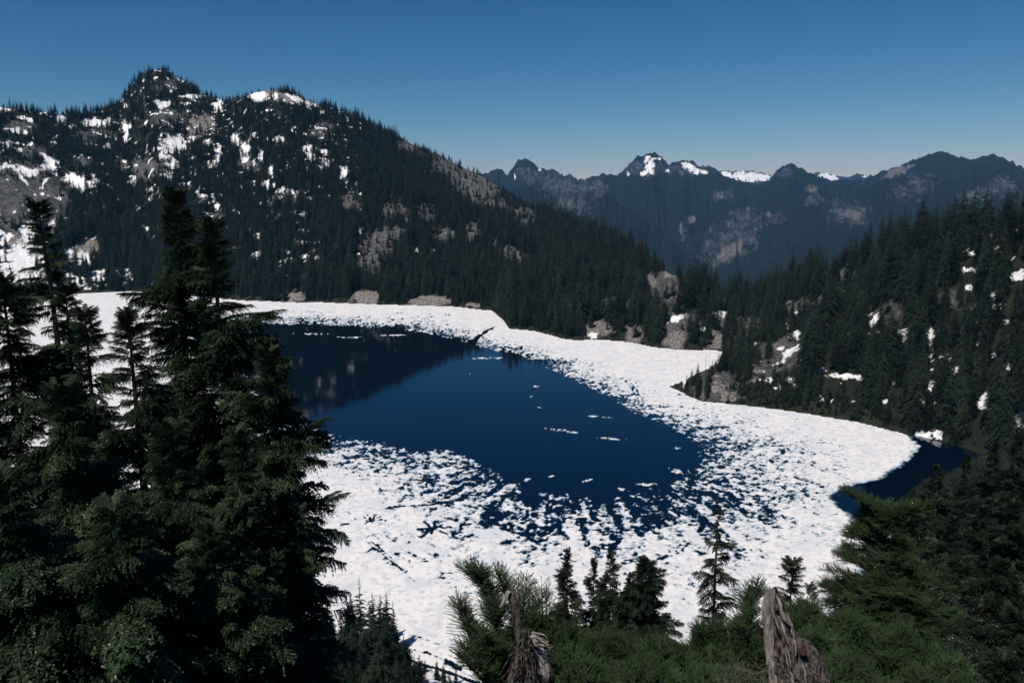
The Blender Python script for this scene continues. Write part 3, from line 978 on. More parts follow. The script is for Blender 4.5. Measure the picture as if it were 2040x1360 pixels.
def scatter(name, pts, rot, scl, idx, coll, parent=None, kind=None, loc=(0, 0, 0)):
    me = bpy.data.meshes.new(name)
    pts = np.asarray(pts, np.float32)
    me.vertices.add(len(pts))
    me.vertices.foreach_set('co', pts.ravel())
    for nm, t, d, f in (('rot', 'FLOAT_VECTOR', rot, 'vector'), ('scl', 'FLOAT_VECTOR', scl, 'vector'), ('idx', 'INT', idx, 'value')):
        a = me.attributes.new(nm, t, 'POINT')
        d = np.asarray(d, np.int32 if t == 'INT' else np.float32)
        if t != 'INT' and d.ndim == 1:
            d = np.repeat(d[:, None], 3, 1)
        a.data.foreach_set(f, d.ravel())
    o = link(name, me, parent, loc)
    md = o.modifiers.new('scatter', 'NODES')
    md.node_group = inst_group(coll)
    if kind:
        o['kind'] = kind
    return o


FOREST_SRC = source_collection('forest_conifer', [whole_mesh(i) for i in range(6)])

# ------------------------------------------------------------------ where the trees stand
def jitter_grid(r0, r1, a0, a1, step):
    xs = np.arange(-r1, r1, step)
    gx, gy = np.meshgrid(xs, np.arange(0, r1, step))
    gx = (gx + RNG.uniform(-.48, .48, gx.shape) * step).ravel()
    gy = (gy + RNG.uniform(-.48, .48, gy.shape) * step).ravel()
    r = np.hypot(gx, gy)
    a = np.arctan2(gx, gy)
    k = (r > r0) & (r < r1) & (a > math.radians(a0)) & (a < math.radians(a1))
    return gx[k], gy[k]


TX, TY, TZ, TH, TW = [], [], [], [], []
for (r0, r1, a0, a1, step) in ((330, 1250, -40, 40, 5.6), (1250, 1990, -40, 24, 6.0), (34, 330, -42, 42, 4.4)):
    gx, gy = jitter_grid(r0, r1, a0, a1, step)
    z, za, zb, zd = H(gx, gy, True)
    k = z > 0.9
    gx, gy, z, za, zb, zd = (q[k] for q in (gx, gy, z, za, zb, zd))
    b2 = (zb >= za) & (zb >= zd)
    b3 = (zd > za) & (zd > zb)
    b1 = ~b2 & ~b3
    px, py = proj(gx, gy, z)
    sn, rk, tl = masks(px, py, b1, b2, b3, gx, gy, z)
    dens = 0.98 - 2.2 * np.clip(sn - 0.42, 0, 1) - 1.0 * np.clip(rk - 0.42, 0, 1) * 1.5 - 2.2 * np.clip(tl - 0.4, 0, 1)
    clump = fbm(gx / 32, gy / 32, 200, 3)
    elev = np.clip(z / 330, 0, 1)
    dens = dens * np.clip(0.45 + clump * 1.3 - 0.15 * elev * b1, 0, 1)
    r = np.hypot(gx, gy)
    # the brow in front of the camera stays low; hand-placed trees stand there
    dens = np.where(b3 & (px > 900) & (px < 1560), dens * (r > 400), dens)
    dens = np.where(b3 & (r < 95), 0, dens)
    dens = np.where(b3 & (px > 560) & (px <= 900), 0, dens)
    # sparse hummock: the bare shoulder in the right hill
    k = RNG.uniform(0, 1, len(gx)) < dens
    gx, gy, z, elev, b1, b2, b3, rk, r, px, py, sn = (q[k] for q in (gx, gy, z, elev, b1, b2, b3, rk, r, px, py, sn))
    h = np.where(b1, 27 - 13 * elev ** 0.75, 25)
    h = h * np.clip(RNG.normal(1.0, 0.30, len(h)), 0.35, 1.6) * (0.8 + 0.4 * fbm(gx / 50, gy / 50, 210, 2))
    h = np.where(z < 3.5, h * 0.65, h)
    h = np.where(rk > 0.4, h * 0.62, h)
    h = np.where(sn > 0.35, h * 0.6, h)
    pt = b2 & (px < 1440)
    h = np.where(pt, np.where(np.abs(px - 1392) < 26, h * RNG.uniform(.15, .42, len(h)), h * .13 * (RNG.uniform(0, 1, len(h)) < .3)), h)
    # right slope near the viewpoint: the trees may not rise into the open view of the lake
    top_lim = np.interp(px, [560, 900, 1560, 1700, 1780, 1850, 1950, 2040], [1230, 1330, 1330, 1200, 1080, 960, 900, 880])
    azr, sr = ray(px, top_lim)
    hl = EYE + sr * r - z
    h = np.where(b3, np.minimum(h, hl), h)
    for (L_, keep_, bb) in ((SLAB, .02, b1), (SNOW, .62, b1), (SNOW2, .3, b2), (TALUS, .3, b1), (TALUS2, .2, b2), (ROCK, .68, b1), (ROCK2, .45, b2)):
        _, ttop = proj(gx, gy, z + h)
        for q_ in L_:
            cx_, cy_, rx_, ry_ = q_[:4]
            hit = bb & (np.abs(px - cx_) < rx_ * .95 + 2) & (ttop < cy_ + ry_ * .3) & (py > cy_ - ry_ * .6) & (py < cy_ + 110) & (RNG.uniform(0, 1, len(px)) > keep_)
            if hit.any():
                hp = py[hit] - ttop[hit]
                newh = h[hit] * np.clip((py[hit] - (cy_ + ry_ * .75)) / np.maximum(hp, 1), 0, 1)
                h[hit] = np.where(newh < 5, 0, newh)
    k = h > 3
    k &= ~(b2 & (px < 1412))
    TX.append(gx[k]); TY.append(gy[k]); TZ.append(z[k]); TH.append(h[k]); TW.append(np.where(b1, 1, np.where(b2, 2, 3))[k])
# low thickets right along the waterline
gx, gy = jitter_grid(330, 1200, -38, 40, 3.1)
z, za, zb, zd = H(gx, gy, True)
b2 = (zb >= za) & (zb >= zd)
px, py = proj(gx, gy, z)
_, _, tl = masks(px, py, ~b2, b2, zd > 900, gx, gy, z)
k = (z > 0.35) & (z < 7) & (tl < .4) & (px > 450) & (RNG.uniform(0, 1, len(gx)) < np.where(b2 & (px < 1442), 0, np.where(px < 1450, .35, .95)))
gx, gy, z, b2 = gx[k], gy[k], z[k], b2[k]
TX.append(gx); TY.append(gy); TZ.append(z); TH.append(RNG.uniform(1.6, 5.5, len(gx))); TW.append(np.where(b2, 2, 1))
TX, TY, TZ, TH, TW = map(np.concatenate, (TX, TY, TZ, TH, TW))
NT = len(TX)
TV = RNG.integers(0, 6, NT)
TR = RNG.uniform(0, 2 * np.pi, NT)
TWD = RNG.uniform(0.72, 1.35, NT) * np.where(TH < 6, 1.9, 1.0)

# rough visibility pass, front to back, so that the trees that show largest become objects of their own
D_ = np.hypot(TX, TY)
bx, by = proj(TX, TY, TZ)
tx, ty = proj(TX, TY, TZ + TH)
buf = np.zeros((340, 510), bool)
LEFT_MASK = [(0, 560), (60, 400), (110, 420), (180, 640), (250, 600), (300, 420), (345, 380), (440, 430), (500, 600), (520, 690), (600, 780), (640, 860), (670, 990), (650, 1100), (670, 1200), (740, 1360), (0, 1360)]
gy_, gx_ = np.mgrid[0:340, 0:510]
buf |= (poly_sd(gx_ * 4.0, gy_ * 4.0, LEFT_MASK) < 0)
FRONT_MASK = [(930, 1360), (940, 1160), (1010, 1180), (1130, 1230), (1200, 1255), (1360, 1270), (1430, 1225), (1540, 1190), (1640, 1200), (1700, 1040), (1770, 1010), (1850, 1100), (1900, 1280), (1920, 1360)]
buf |= (poly_sd(gx_ * 4.0, gy_ * 4.0, FRONT_MASK) < 0)
vis = np.zeros(NT)
cand = np.argsort(D_)
for i in cand[:min(NT, 9000)]:
    if D_[i] > 1000:
        break
    y0, y1 = ty[i] / 4, min(by[i] / 4, 339)
    xc = bx[i] / 4
    if xc < 1 or xc > 508 or y1 < 0 or y0 > 339:
        continue
    hw = 0.14 * (by[i] - ty[i]) / 4 * TWD[i]
    ys = np.arange(int(max(0, y0)), int(y1) + 1)
    tot = 0
    for yy in ys:
        w = hw * (yy - y0) / max(1, by[i] / 4 - y0)
        xa, xb = int(max(0, xc - w)), int(min(509, xc + w)) + 1
        seg = buf[yy, xa:xb]
        tot += (~seg).sum()
        seg[:] = True
    vis[i] = tot
order = np.argsort(-vis)
SINGLE = order[:262]
SINGLE = SINGLE[vis[SINGLE] > 8]
is_single = np.zeros(NT, bool)
is_single[SINGLE] = True
rest = ~is_single


def forest(name, sel, label):
    n = int(sel.sum())
    rot = np.stack([RNG.normal(0, .02, n), RNG.normal(0, .02, n), TR[sel]], 1)
    scl = np.stack([TH[sel] * TWD[sel], TH[sel] * TWD[sel], TH[sel]], 1)
    o = scatter(name, np.stack([TX, TY, TZ - 0.3], 1)[sel], rot, scl, TV[sel], FOREST_SRC, kind='stuff')
    tag(o, label, 'forest')


forest('conifer_forest', rest, 'dense dark green conifer forest covering the mountain and the slopes round the lake')
print('TREES', NT, 'single', len(SINGLE), 'tris per crown', [len(c.polygons) for c in CROWNS])


def tree_object(name, x, y, z, h, wd, crown, rz, label, group, tilt=(0, 0)):
    e = bpy.data.objects.new(name, None)
    COL.objects.link(e)
    e.location = (x, y, z - 0.25)
    e.rotation_euler = (tilt[0], tilt[1], rz)
    e.scale = (h * wd, h * wd, h)
    tag(e, label, 'tree', group)
    link('trunk', TRUNK, e)
    link('crown', crown, e)
    return e


def zone_label(i):
    w, px, py, d = TW[i], tx[i], (ty[i] + by[i]) / 2, D_[i]
    size = 'tall' if TH[i] > 27 else ('short' if TH[i] < 17 else 'mid sized')
    lean = ('slim', 'bushy', 'broad', 'ragged narrow', 'bare based', 'full skirted')[TV[i]]
    if w == 3:
        return ('%s %s dark conifer on the near slope %s' % (size, lean, 'near the inlet' if py < 1080 else 'low down'),
                'conifers on the shaded near slope at the right edge')
    if w == 2:
        if px < 1445:
            return '%s %s conifer on the rocky point in the ice' % (size, lean), 'conifers on the rocky point'
        where = ('against the blue range' if ty[i] < 560 and py < 620 else
                 'above the snowy bay' if px < 1600 else
                 'near the inlet' if py > 790 else
                 'among snow patches' if py > 620 else 'below the crest')
        return '%s %s conifer on the right hill %s' % (size, lean, where), 'conifers standing on the right hill'
    where = ('beside the pale talus fans' if 1150 < px < 1440 and py > 600 else 'on the rocky knoll above the talus' if 1260 < px < 1400 else
             'where the ice narrows' if 960 < px <= 1150 else 'on the saddle at the end of the lake' if px >= 1400 else
             'on the far shore')
    return '%s %s conifer %s' % (size, lean, where), 'conifers along the far shore'


ORD = ['leftmost', 'second from left', 'third from left', 'fourth from left', 'fifth from left', 'sixth from left', 'seventh from left', 'eighth from left', 'ninth from left',
       'tenth from left', 'eleventh from left', 'twelfth from left', 'thirteenth from left', 'fourteenth from left', 'fifteenth from left', 'sixteenth from left', 'seventeenth from left', 'eighteenth from left', 'nineteenth from left', 'twentieth from left']


def number_labels(items):
    """items: (object, picture x); like labels get their order from the left"""
    by_label = {}
    for o_, x_p in items:
        by_label.setdefault(o_['label'], []).append((x_p, o_.name, o_))
    for lab_, lst in by_label.items():
        if 1 < len(lst) <= len(ORD):
            for k_, (_, _, o_) in enumerate(sorted(lst, key=lambda q: q[:2])):
                o_['label'] = '%s, %s' % (lab_, ORD[k_])


made = []
for i in SINGLE:
    lb, gp = zone_label(i)
    made.append((tree_object('conifer_tree', TX[i], TY[i], TZ[i], TH[i], TWD[i], CROWNS[TV[i]], TR[i], lb, gp), tx[i]))
number_labels(made)

# spires along the near shore, lower middle left of the picture
SPIRES = [(715, 1150, 200, 1.5), (698, 1180, 206, 1.2), (690, 1178, 196, 1.1), (701, 1190, 215, .9), (741, 1178, 205, 1.0), (757, 1183, 205, 1.2), (769, 1180, 200, 1.2),
          (782, 1196, 200, .8), (662, 1218, 195, .9), (677, 1217, 200, .9), (735, 1195, 190, 1.5), (650, 1200, 185, 1.4), (640, 1165, 180, 1.3), (804, 1264, 190, 1.3), (812, 1275, 188, 1.5),
          (790, 1240, 185, 1.5), (770, 1225, 182, 1.6), (745, 1235, 178, 1.6), (722, 1225, 176, 1.6), (700, 1240, 172, 1.6), (680, 1240, 168, 1.6), (825, 1300, 180, 1.7), (835, 1302, 178, 1.5), (846, 1312, 190, 1.4), (860, 1330, 190, 1.3),
          (870, 1312, 185, 1.3), (883, 1320, 182, 1.3), (895, 1332, 180, 1.5), (908, 1326, 184, 1.0), (650, 1260, 160, 1.7), (715, 1290, 160, 1.8), (760, 1290, 162, 1.8),
          (790, 1310, 160, 1.8), (670, 1310, 150, 1.8), (730, 1330, 148, 1.9), (630, 1290, 150, 1.7), (852, 1345, 168, 1.4)]
rs = random.Random(5)
spire_objs = []
for _k in range(44):
    _x = rs.uniform(610, 845)
    SPIRES.append((_x, np.interp(_x, [610, 700, 780, 850], [1215, 1235, 1262, 1335]) + rs.uniform(0, 95), rs.uniform(150, 186), rs.uniform(1.0, 1.8)))
for k, (px, py, d, wd) in enumerate(SPIRES):
    tip = at(px, py, d)
    zg = float(H(np.array([tip[0]]), np.array([tip[1]]))[0])
    h = max(5.0, tip[2] - zg)
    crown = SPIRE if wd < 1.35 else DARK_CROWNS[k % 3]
    wdf = wd * (1.45 if wd < 1.35 else 0.95)
    lab = ('tallest spire topped conifer standing against the white ice' if k == 0 else
           'slender spire topped conifer against the white ice' if k < 11 else
           'small pointed conifer by the snowy shore, %s row' % ('lower' if py > 1318 else 'upper') if px > 800 else
           'dark conifer in the %s of the near shore clump' % ('left foot' if px < 660 and py > 1265 else 'left side' if px < 690 else 'middle' if py < 1275 and px < 760 else
                                                                  'bottom' if py > 1290 and px < 745 else 'lower right' if py > 1275 else 'right side'))
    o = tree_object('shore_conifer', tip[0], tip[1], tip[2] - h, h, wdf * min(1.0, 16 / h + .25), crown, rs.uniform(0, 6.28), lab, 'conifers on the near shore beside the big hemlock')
    spire_objs.append((o, px))
number_labels(spire_objs)


# ------------------------------------------------------------------ foliage sprays for the trees close by
def hemlock_branch(name, seed, twigs=24, leaf=0.05, per=11, mats=(0, 1), lichen=0.02):
    """a drooping flat hemlock bough of unit length along +X"""
    g = np.random.default_rng(seed)
    mb = MB()
    up, droop = g.uniform(.02, .14), g.uniform(.16, .34)
    bend = g.uniform(-.12, .12)

    def sp(u):
        return np.array([u, bend * u * u, up * u - droop * u * u])
    u = np.linspace(0, 1, 7)
    mb.tube([sp(q) for q in u], np.linspace(.014, .002, 7), 4, mat=2)
    P, L = [], []
    for k in range(twigs):
        for s_ in (-1, 1):
            u0 = (k + g.uniform(0, 1)) / twigs * 0.9 + 0.08
            if u0 < .3 and g.uniform() < .45:
                continue
            ln = (0.40 * (1 - u0) ** 0.75 + 0.09) * g.uniform(.6, 1.15)
            a = math.radians(g.uniform(34, 66)) * s_
            d = np.array([math.cos(a), math.sin(a), g.uniform(-.5, .12)])
            d /= np.linalg.norm(d)
            b = sp(u0)
            sag = g.uniform(.25, .8)
            n = max(4, int(per * ln / .3))
            for j in range(n):
                t = (j + g.uniform(.2, 1)) / n
                c = b + d * ln * t + np.array([0, 0, -sag * ln * t * t])
                for s2 in (-1, 1):
                    ll = leaf * g.uniform(.6, 1.3) * (1.15 - .5 * t)
                    a2 = a + s2 * math.radians(g.uniform(20, 70))
                    v = np.array([math.cos(a2), math.sin(a2), g.uniform(-.9, .35)])
                    v /= np.linalg.norm(v)
                    w = np.cross(v, [g.uniform(-.6, .6), g.uniform(-.6, .6), 1]) 
                    w *= leaf * .28 / (np.linalg.norm(w) + 1e-6)
                    (L if g.uniform() < lichen else P).append(np.array([c - w, c + w, c + v * ll]))
            if g.uniform() < lichen * 5:
                c = b + d * ln * g.uniform(.1, .8)
                for q in range(4):
                    w = g.uniform(-.008, .008, 3)
                    L.append(np.array([c - w, c + w, c + np.array([g.uniform(-.02, .02), g.uniform(-.02, .02), -g.uniform(.05, .13)])]))
    mb.tris(np.array(P).reshape(-1, 3), mats[0])
    if L:
        mb.tris(np.array(L).reshape(-1, 3), mats[1])
    return mb.mesh(name, [M_NEEDLE, M_LICHEN, M_BARK])


def needle_spray(name, seed, shoots=13, needles=120, ln=0.046, wd=0.0095):
    """a leafy shoot cluster of unit length along +X with single needles"""
    g = np.random.default_rng(seed)
    mb = MB()
    P = []
    stems = [(np.zeros(3), np.array([1, 0, .12]), 1.0)]
    for k in range(shoots):
        u0 = g.uniform(.05, .8)
        s_ = 1 if k % 2 else -1
        a = math.radians(g.uniform(28, 62)) * s_
        stems.append((np.array([u0, 0, .12 * u0]), np.array([math.cos(a), math.sin(a), g.uniform(-.05, .45)]), (1 - u0) * .6 + .18))
    for b, d, L_ in stems:
        d = d / np.linalg.norm(d)
        mb.tube([b, b + d * L_ * .5, b + d * L_], [.010, .007, .003], 3, mat=1)
        n = int(needles * (L_ + .25))
        for j in range(n):
            t = j / n * 1.02
            c = b + d * L_ * t
            r = g.normal(size=3)
            r -= d * (r @ d)
            r /= np.linalg.norm(r)
            r[2] = abs(r[2]) * .8 + .1 * r[2]
            v = d * g.uniform(.35, .9) + r
            v /= np.linalg.norm(v)
            w = np.cross(v, g.normal(size=3))
            w *= wd * .5 / (np.linalg.norm(w) + 1e-6)
            P.append(np.array([c - w, c + w, c + v * ln * g.uniform(.7, 1.25)]))
    mb.tris(np.array(P).reshape(-1, 3), 0)
    return mb.mesh(name, [M_SHRUB, M_BARK])


BOUGHS = source_collection('hemlock_bough', [hemlock_branch('hemlock_bough', 300 + i, leaf=.056, per=17, twigs=26, lichen=.035) for i in range(6)])
SPRAYS = source_collection('needle_spray', [needle_spray('needle_spray', 330 + i) for i in range(6)])


M_DARK = foliage_mat('shade_toned_needles', (0.007, 0.013, 0.009), (0.018, 0.028, 0.015), 0.1)  # needles darkened to hold the slope's shade in their colour; other trees reuse it
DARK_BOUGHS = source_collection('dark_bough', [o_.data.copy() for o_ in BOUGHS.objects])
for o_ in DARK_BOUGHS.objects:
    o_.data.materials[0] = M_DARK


def dir_euler(d, roll=None):
    d = np.asarray(d, float)
    n = np.linalg.norm(d, axis=-1)
    phi = np.arctan2(d[..., 1], d[..., 0])
    e = np.arcsin(np.clip(d[..., 2] / (n + 1e-9), -1, 1))
    r = RNG.normal(0, .35, phi.shape) if roll is None else roll
    return np.stack([r, -e, phi], -1)


def ground_z(x, y):
    return float(H(np.array([x]), np.array([y]))[0])


def hemlock(name, px, py, D, R, n, label, group=None, power=.55, lean=(0, 0), thin=0.0, tipdroop=0.0, sparse=0.0, dead=0, bough=1.0, seed=0, rt=0.16, skirt=.97, dark=False):
    """a mountain hemlock with its tip where the ray through (px, py) is D metres away"""
    g = np.random.default_rng(900 + seed)
    tip = at(px, py, D)
    bx_, by_ = tip[0] - lean[0], tip[1] - lean[1]
    zb = ground_z(bx_, by_) - 0.3
    Hh = tip[2] - zb - min(.28, .02 * (tip[2] - zb))
    e = bpy.data.objects.new(name, None)
    COL.objects.link(e)
    e.location = (bx_, by_, zb)
    tag(e, label, 'tree', group)
    ph = g.uniform(0, 6.28)

    def axis(u):                       # u 0 at the tip, 1 at the base
        h = 1 - u
        return np.array([lean[0] * h ** 2 + .10 * math.sin(h * 9 + ph) * h * (1 - h), lean[1] * h ** 2 + .10 * math.cos(h * 7 + ph) * h * (1 - h), Hh * h])
    mb = MB()
    hs = np.linspace(0, 1, 18)
    mb.tube([axis(1 - q) for q in hs], rt * (1 - hs) ** .8 + .012, 9, rough=.06, seed=seed)
    link('trunk', mb.mesh('trunk', [M_BARK], True), e)
    pts, dirs, scl = [], [], []
    sect = g.uniform(.75, 1.2, 12)
    for k in range(n):
        u = ((k + g.uniform(0, 1)) / n) ** 1.45 * skirt
        a = g.uniform(0, 2 * math.pi)
        if g.uniform() < sparse * (0.5 + 0.5 * math.sin(u * 40 + ph)):
            continue
        L = R * (u ** power) * g.uniform(.62, 1.12) * sect[int(a / 6.2832 * 12) % 12] * (0.8 + 0.35 * math.sin(u * 33 + a * 1.0 + ph)) + .10
        if u < thin:
            L *= .5
        el = math.radians(np.interp(u, [0, .03, .12, .5, 1], [55, 30, 12, -2, -14]) + g.uniform(-12, 12))
        d = np.array([math.cos(a) * math.cos(el), math.sin(a) * math.cos(el), math.sin(el)])
        p0 = axis(u)
        nb = max(1, int(round(L / (.95 * bough))))
        if nb == 1:
            pts.append(p0); dirs.append(d); scl.append(max(L, .34) * 1.15)
        else:                          # a long limb carries several boughs
            for j in range(nb * 2):
                t = (j + .4) / (nb * 2)
                q = p0 + d * L * t * .8 + np.array([0, 0, -.16 * L * t * t])
                aa = a + (0 if j == nb * 2 - 1 else (1 if j % 2 else -1) * g.uniform(.25, .9))
                ee = el - .25 * t + g.uniform(-.2, .2)
                dd = np.array([math.cos(aa) * math.cos(ee), math.sin(aa) * math.cos(ee), math.sin(ee)])
                pts.append(q); dirs.append(dd); scl.append(L * .46 * g.uniform(.75, 1.2) * (1.1 - .35 * t) + .12)
    for (pa, pb) in EXTRA.get(seed, ()):
        qa, qb = at(*pa, D - .3) - [bx_, by_, zb], at(*pb, D - .3) - [bx_, by_, zb]
        L_ = np.linalg.norm(qb - qa)
        for j in range(5):
            pts.append(qa + (qb - qa) * (j / 7)); dirs.append((qb - qa) / L_ + g.normal(0, .18, 3)); scl.append(L_ * (.62 - .05 * j) + .1)
    # leader
    for k in range(5):
        pts.append(axis(.004 + .012 * k)); dirs.append(np.array([g.uniform(-.5, .5) + tipdroop, g.uniform(-.5, .5), 1.0])); scl.append(g.uniform(.22, .38))
    pts, dirs, scl = np.array(pts), np.array(dirs), np.array(scl)
    sv = np.stack([scl, scl * g.uniform(.8, 1.15, len(scl)), scl * g.uniform(.9, 1.3, len(scl))], 1)
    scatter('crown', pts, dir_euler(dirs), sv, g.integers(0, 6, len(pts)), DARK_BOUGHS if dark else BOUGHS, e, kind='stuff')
    if dead:
        mb = MB()
        for k in range(dead):
            u = g.uniform(.18, .8)
            a = g.uniform(-2.6, -.5)   # mostly on the side facing the viewer
            L = R * u ** power * g.uniform(.25, .8)
            p = axis(u)
            pp, dd = [p], np.array([math.cos(a), math.sin(a), g.uniform(-.3, .3)])
            for j in range(5):
                dd = dd + g.normal(0, .28, 3) * np.array([1, 1, .6])
                p = p + dd / np.linalg.norm(dd) * L / 5
                pp.append(p)
            mb.tube(pp, np.linspace(.03, .006, 6) * g.uniform(.5, 1.1), 5)
            for j in (2, 3, 4):
                q = pp[j]
                mb.tube([q, q + g.normal(0, .12, 3) * L * .5, q + g.normal(0, .2, 3) * L * .5], [.012, .008, .003], 4)
        tag(link('dead_branches', mb.mesh('dead_branches', [M_DEADWOOD], True), e), kind='stuff')
    return e


BIG = 'mountain hemlocks standing close by on the left'
EXTRA = {2: [((470, 640), (562, 612)), ((470, 690), (545, 668))], 3: [((600, 1010), (692, 988)), ((590, 860), (650, 830)), ((590, 1090), (668, 1085)), ((580, 1170), (672, 1180))], 1: [((330, 590), (240, 585)), ((330, 640), (262, 650))]}
hemlock('hemlock_tree', 347, 372, 24.5, 3.1, 620, 'tallest mountain hemlock, tip against the left mountain, lichen on its boughs', BIG, power=.66, dead=9, seed=1, rt=.24)
hemlock('hemlock_tree', 422, 428, 23.0, 2.6, 480, 'hemlock with bleached dead limbs and bare grey trunk leaning right of the tallest', BIG, power=.62, dead=16, seed=2, rt=.2, sparse=.25)
hemlock('hemlock_tree', 536, 690, 21.0, 2.15, 400, 'bushy hemlock whose right edge stands against the open blue water', BIG, power=.5, dead=6, seed=3, rt=.16)
hemlock('hemlock_tree', 255, 618, 20.5, 1.7, 300, 'pointed hemlock in front of the white bay, left of the tallest', BIG, power=.55, dead=3, seed=4)
hemlock('hemlock_tree', 74, 392, 27.0, 2.1, 380, 'hemlock with a thin drooping top leaning left against the grey cliff', BIG, power=.7, lean=(-.4, 0), thin=.06, tipdroop=-.9, dead=4, seed=5, rt=.2, sparse=.2)
hemlock('hemlock_tree', 2, 545, 24.0, 2.3, 340, 'hemlock cut by the left edge of the picture', BIG, power=.5, seed=6)
hemlock('hemlock_tree', 128, 562, 25.0, 2.0, 260, 'short pointed hemlock just right of the thin leaning one', BIG, power=.7, seed=7)
hemlock('hemlock_tree', 168, 610, 23.0, 2.2, 280, 'hemlock with long drooping boughs reaching over the white bay', BIG, power=.62, seed=8, sparse=.2)
hemlock('hemlock_tree', 120, 770, 16.5, 2.0, 260, 'full dark hemlock low on the left in front of the thin leaning one', BIG, power=.68, seed=9)
hemlock('hemlock_tree', 340, 850, 16.5, 1.9, 260, 'full hemlock in front of the tallest, lower left of the middle', BIG, power=.68, dead=4, seed=10)
hemlock('hemlock_tree', 475, 860, 18.5, 1.8, 230, 'dark hemlock filling the gap below the bleached limbs', BIG, power=.68, dead=6, seed=11)
hemlock('hemlock_tree', 10, 950, 14.0, 2.2, 180, 'low hemlock in the bottom left corner', BIG, power=.68, seed=12)
hemlock('hemlock_tree', 420, 1060, 14.5, 2.0, 170, 'young narrow hemlock in front at the bottom, below the dead limbs', BIG, power=.68, seed=13)
hemlock('hemlock_tree', 225, 1010, 13.5, 2.2, 180, 'broad low hemlock at the bottom between the two tall ones', BIG, power=.68, seed=14)
hemlock('hemlock_tree', 585, 1010, 19.0, 1.35, 170, 'rounded hemlock at the right foot of the big clump', BIG, power=.68, seed=15, dead=5)
hemlock('hemlock_tree', 535, 1180, 16.0, 1.3, 150, 'lichen grey low hemlock at the bottom right of the big clump', BIG, power=.68, seed=16, dead=10)

MID = 'slim hemlocks beyond the shrubs against the ice'
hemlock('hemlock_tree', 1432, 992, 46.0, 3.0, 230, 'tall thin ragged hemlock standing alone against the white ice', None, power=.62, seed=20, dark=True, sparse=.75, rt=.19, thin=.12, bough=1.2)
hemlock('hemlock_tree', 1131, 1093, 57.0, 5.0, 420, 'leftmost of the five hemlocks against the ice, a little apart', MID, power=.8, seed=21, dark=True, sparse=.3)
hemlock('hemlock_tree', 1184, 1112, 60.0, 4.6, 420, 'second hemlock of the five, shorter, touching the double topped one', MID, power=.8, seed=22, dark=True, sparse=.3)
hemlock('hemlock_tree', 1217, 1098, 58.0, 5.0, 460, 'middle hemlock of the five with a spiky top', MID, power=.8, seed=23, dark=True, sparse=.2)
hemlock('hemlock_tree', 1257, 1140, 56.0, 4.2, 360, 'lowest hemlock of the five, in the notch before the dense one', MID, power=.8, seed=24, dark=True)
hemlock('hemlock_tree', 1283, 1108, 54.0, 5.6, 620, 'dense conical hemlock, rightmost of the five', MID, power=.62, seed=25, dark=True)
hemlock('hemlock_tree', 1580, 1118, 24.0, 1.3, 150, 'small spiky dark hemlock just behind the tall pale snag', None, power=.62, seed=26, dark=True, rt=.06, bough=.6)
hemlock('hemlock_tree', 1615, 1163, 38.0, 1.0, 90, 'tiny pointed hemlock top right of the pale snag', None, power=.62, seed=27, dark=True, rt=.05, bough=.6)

RIGHT = 'hemlocks on the shaded slope along the right edge'
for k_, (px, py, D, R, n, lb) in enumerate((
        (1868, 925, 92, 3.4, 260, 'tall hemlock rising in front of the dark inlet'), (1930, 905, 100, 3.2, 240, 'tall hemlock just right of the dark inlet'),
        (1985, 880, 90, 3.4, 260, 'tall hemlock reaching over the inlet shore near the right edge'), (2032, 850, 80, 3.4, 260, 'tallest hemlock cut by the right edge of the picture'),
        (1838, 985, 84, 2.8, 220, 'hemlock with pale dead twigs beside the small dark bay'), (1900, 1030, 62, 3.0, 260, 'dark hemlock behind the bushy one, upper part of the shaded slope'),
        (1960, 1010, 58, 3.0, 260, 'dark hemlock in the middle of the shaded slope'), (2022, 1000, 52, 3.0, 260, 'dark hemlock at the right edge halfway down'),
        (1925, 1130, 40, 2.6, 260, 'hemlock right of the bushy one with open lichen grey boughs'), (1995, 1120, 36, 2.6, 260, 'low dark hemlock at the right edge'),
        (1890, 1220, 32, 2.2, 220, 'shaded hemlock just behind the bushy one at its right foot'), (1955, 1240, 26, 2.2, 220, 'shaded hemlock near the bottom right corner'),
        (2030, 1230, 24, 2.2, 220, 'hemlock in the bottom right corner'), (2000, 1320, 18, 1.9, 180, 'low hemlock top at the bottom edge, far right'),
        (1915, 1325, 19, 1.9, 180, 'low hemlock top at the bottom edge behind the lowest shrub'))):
    hemlock('hemlock_tree', px, py, D, R, n, lb, RIGHT, power=.72, dark=True, seed=60 + k_, sparse=.2, rt=.15, dead=5 if k_ in (4, 8) else 0, bough=1.3 if D > 50 else 1.0)

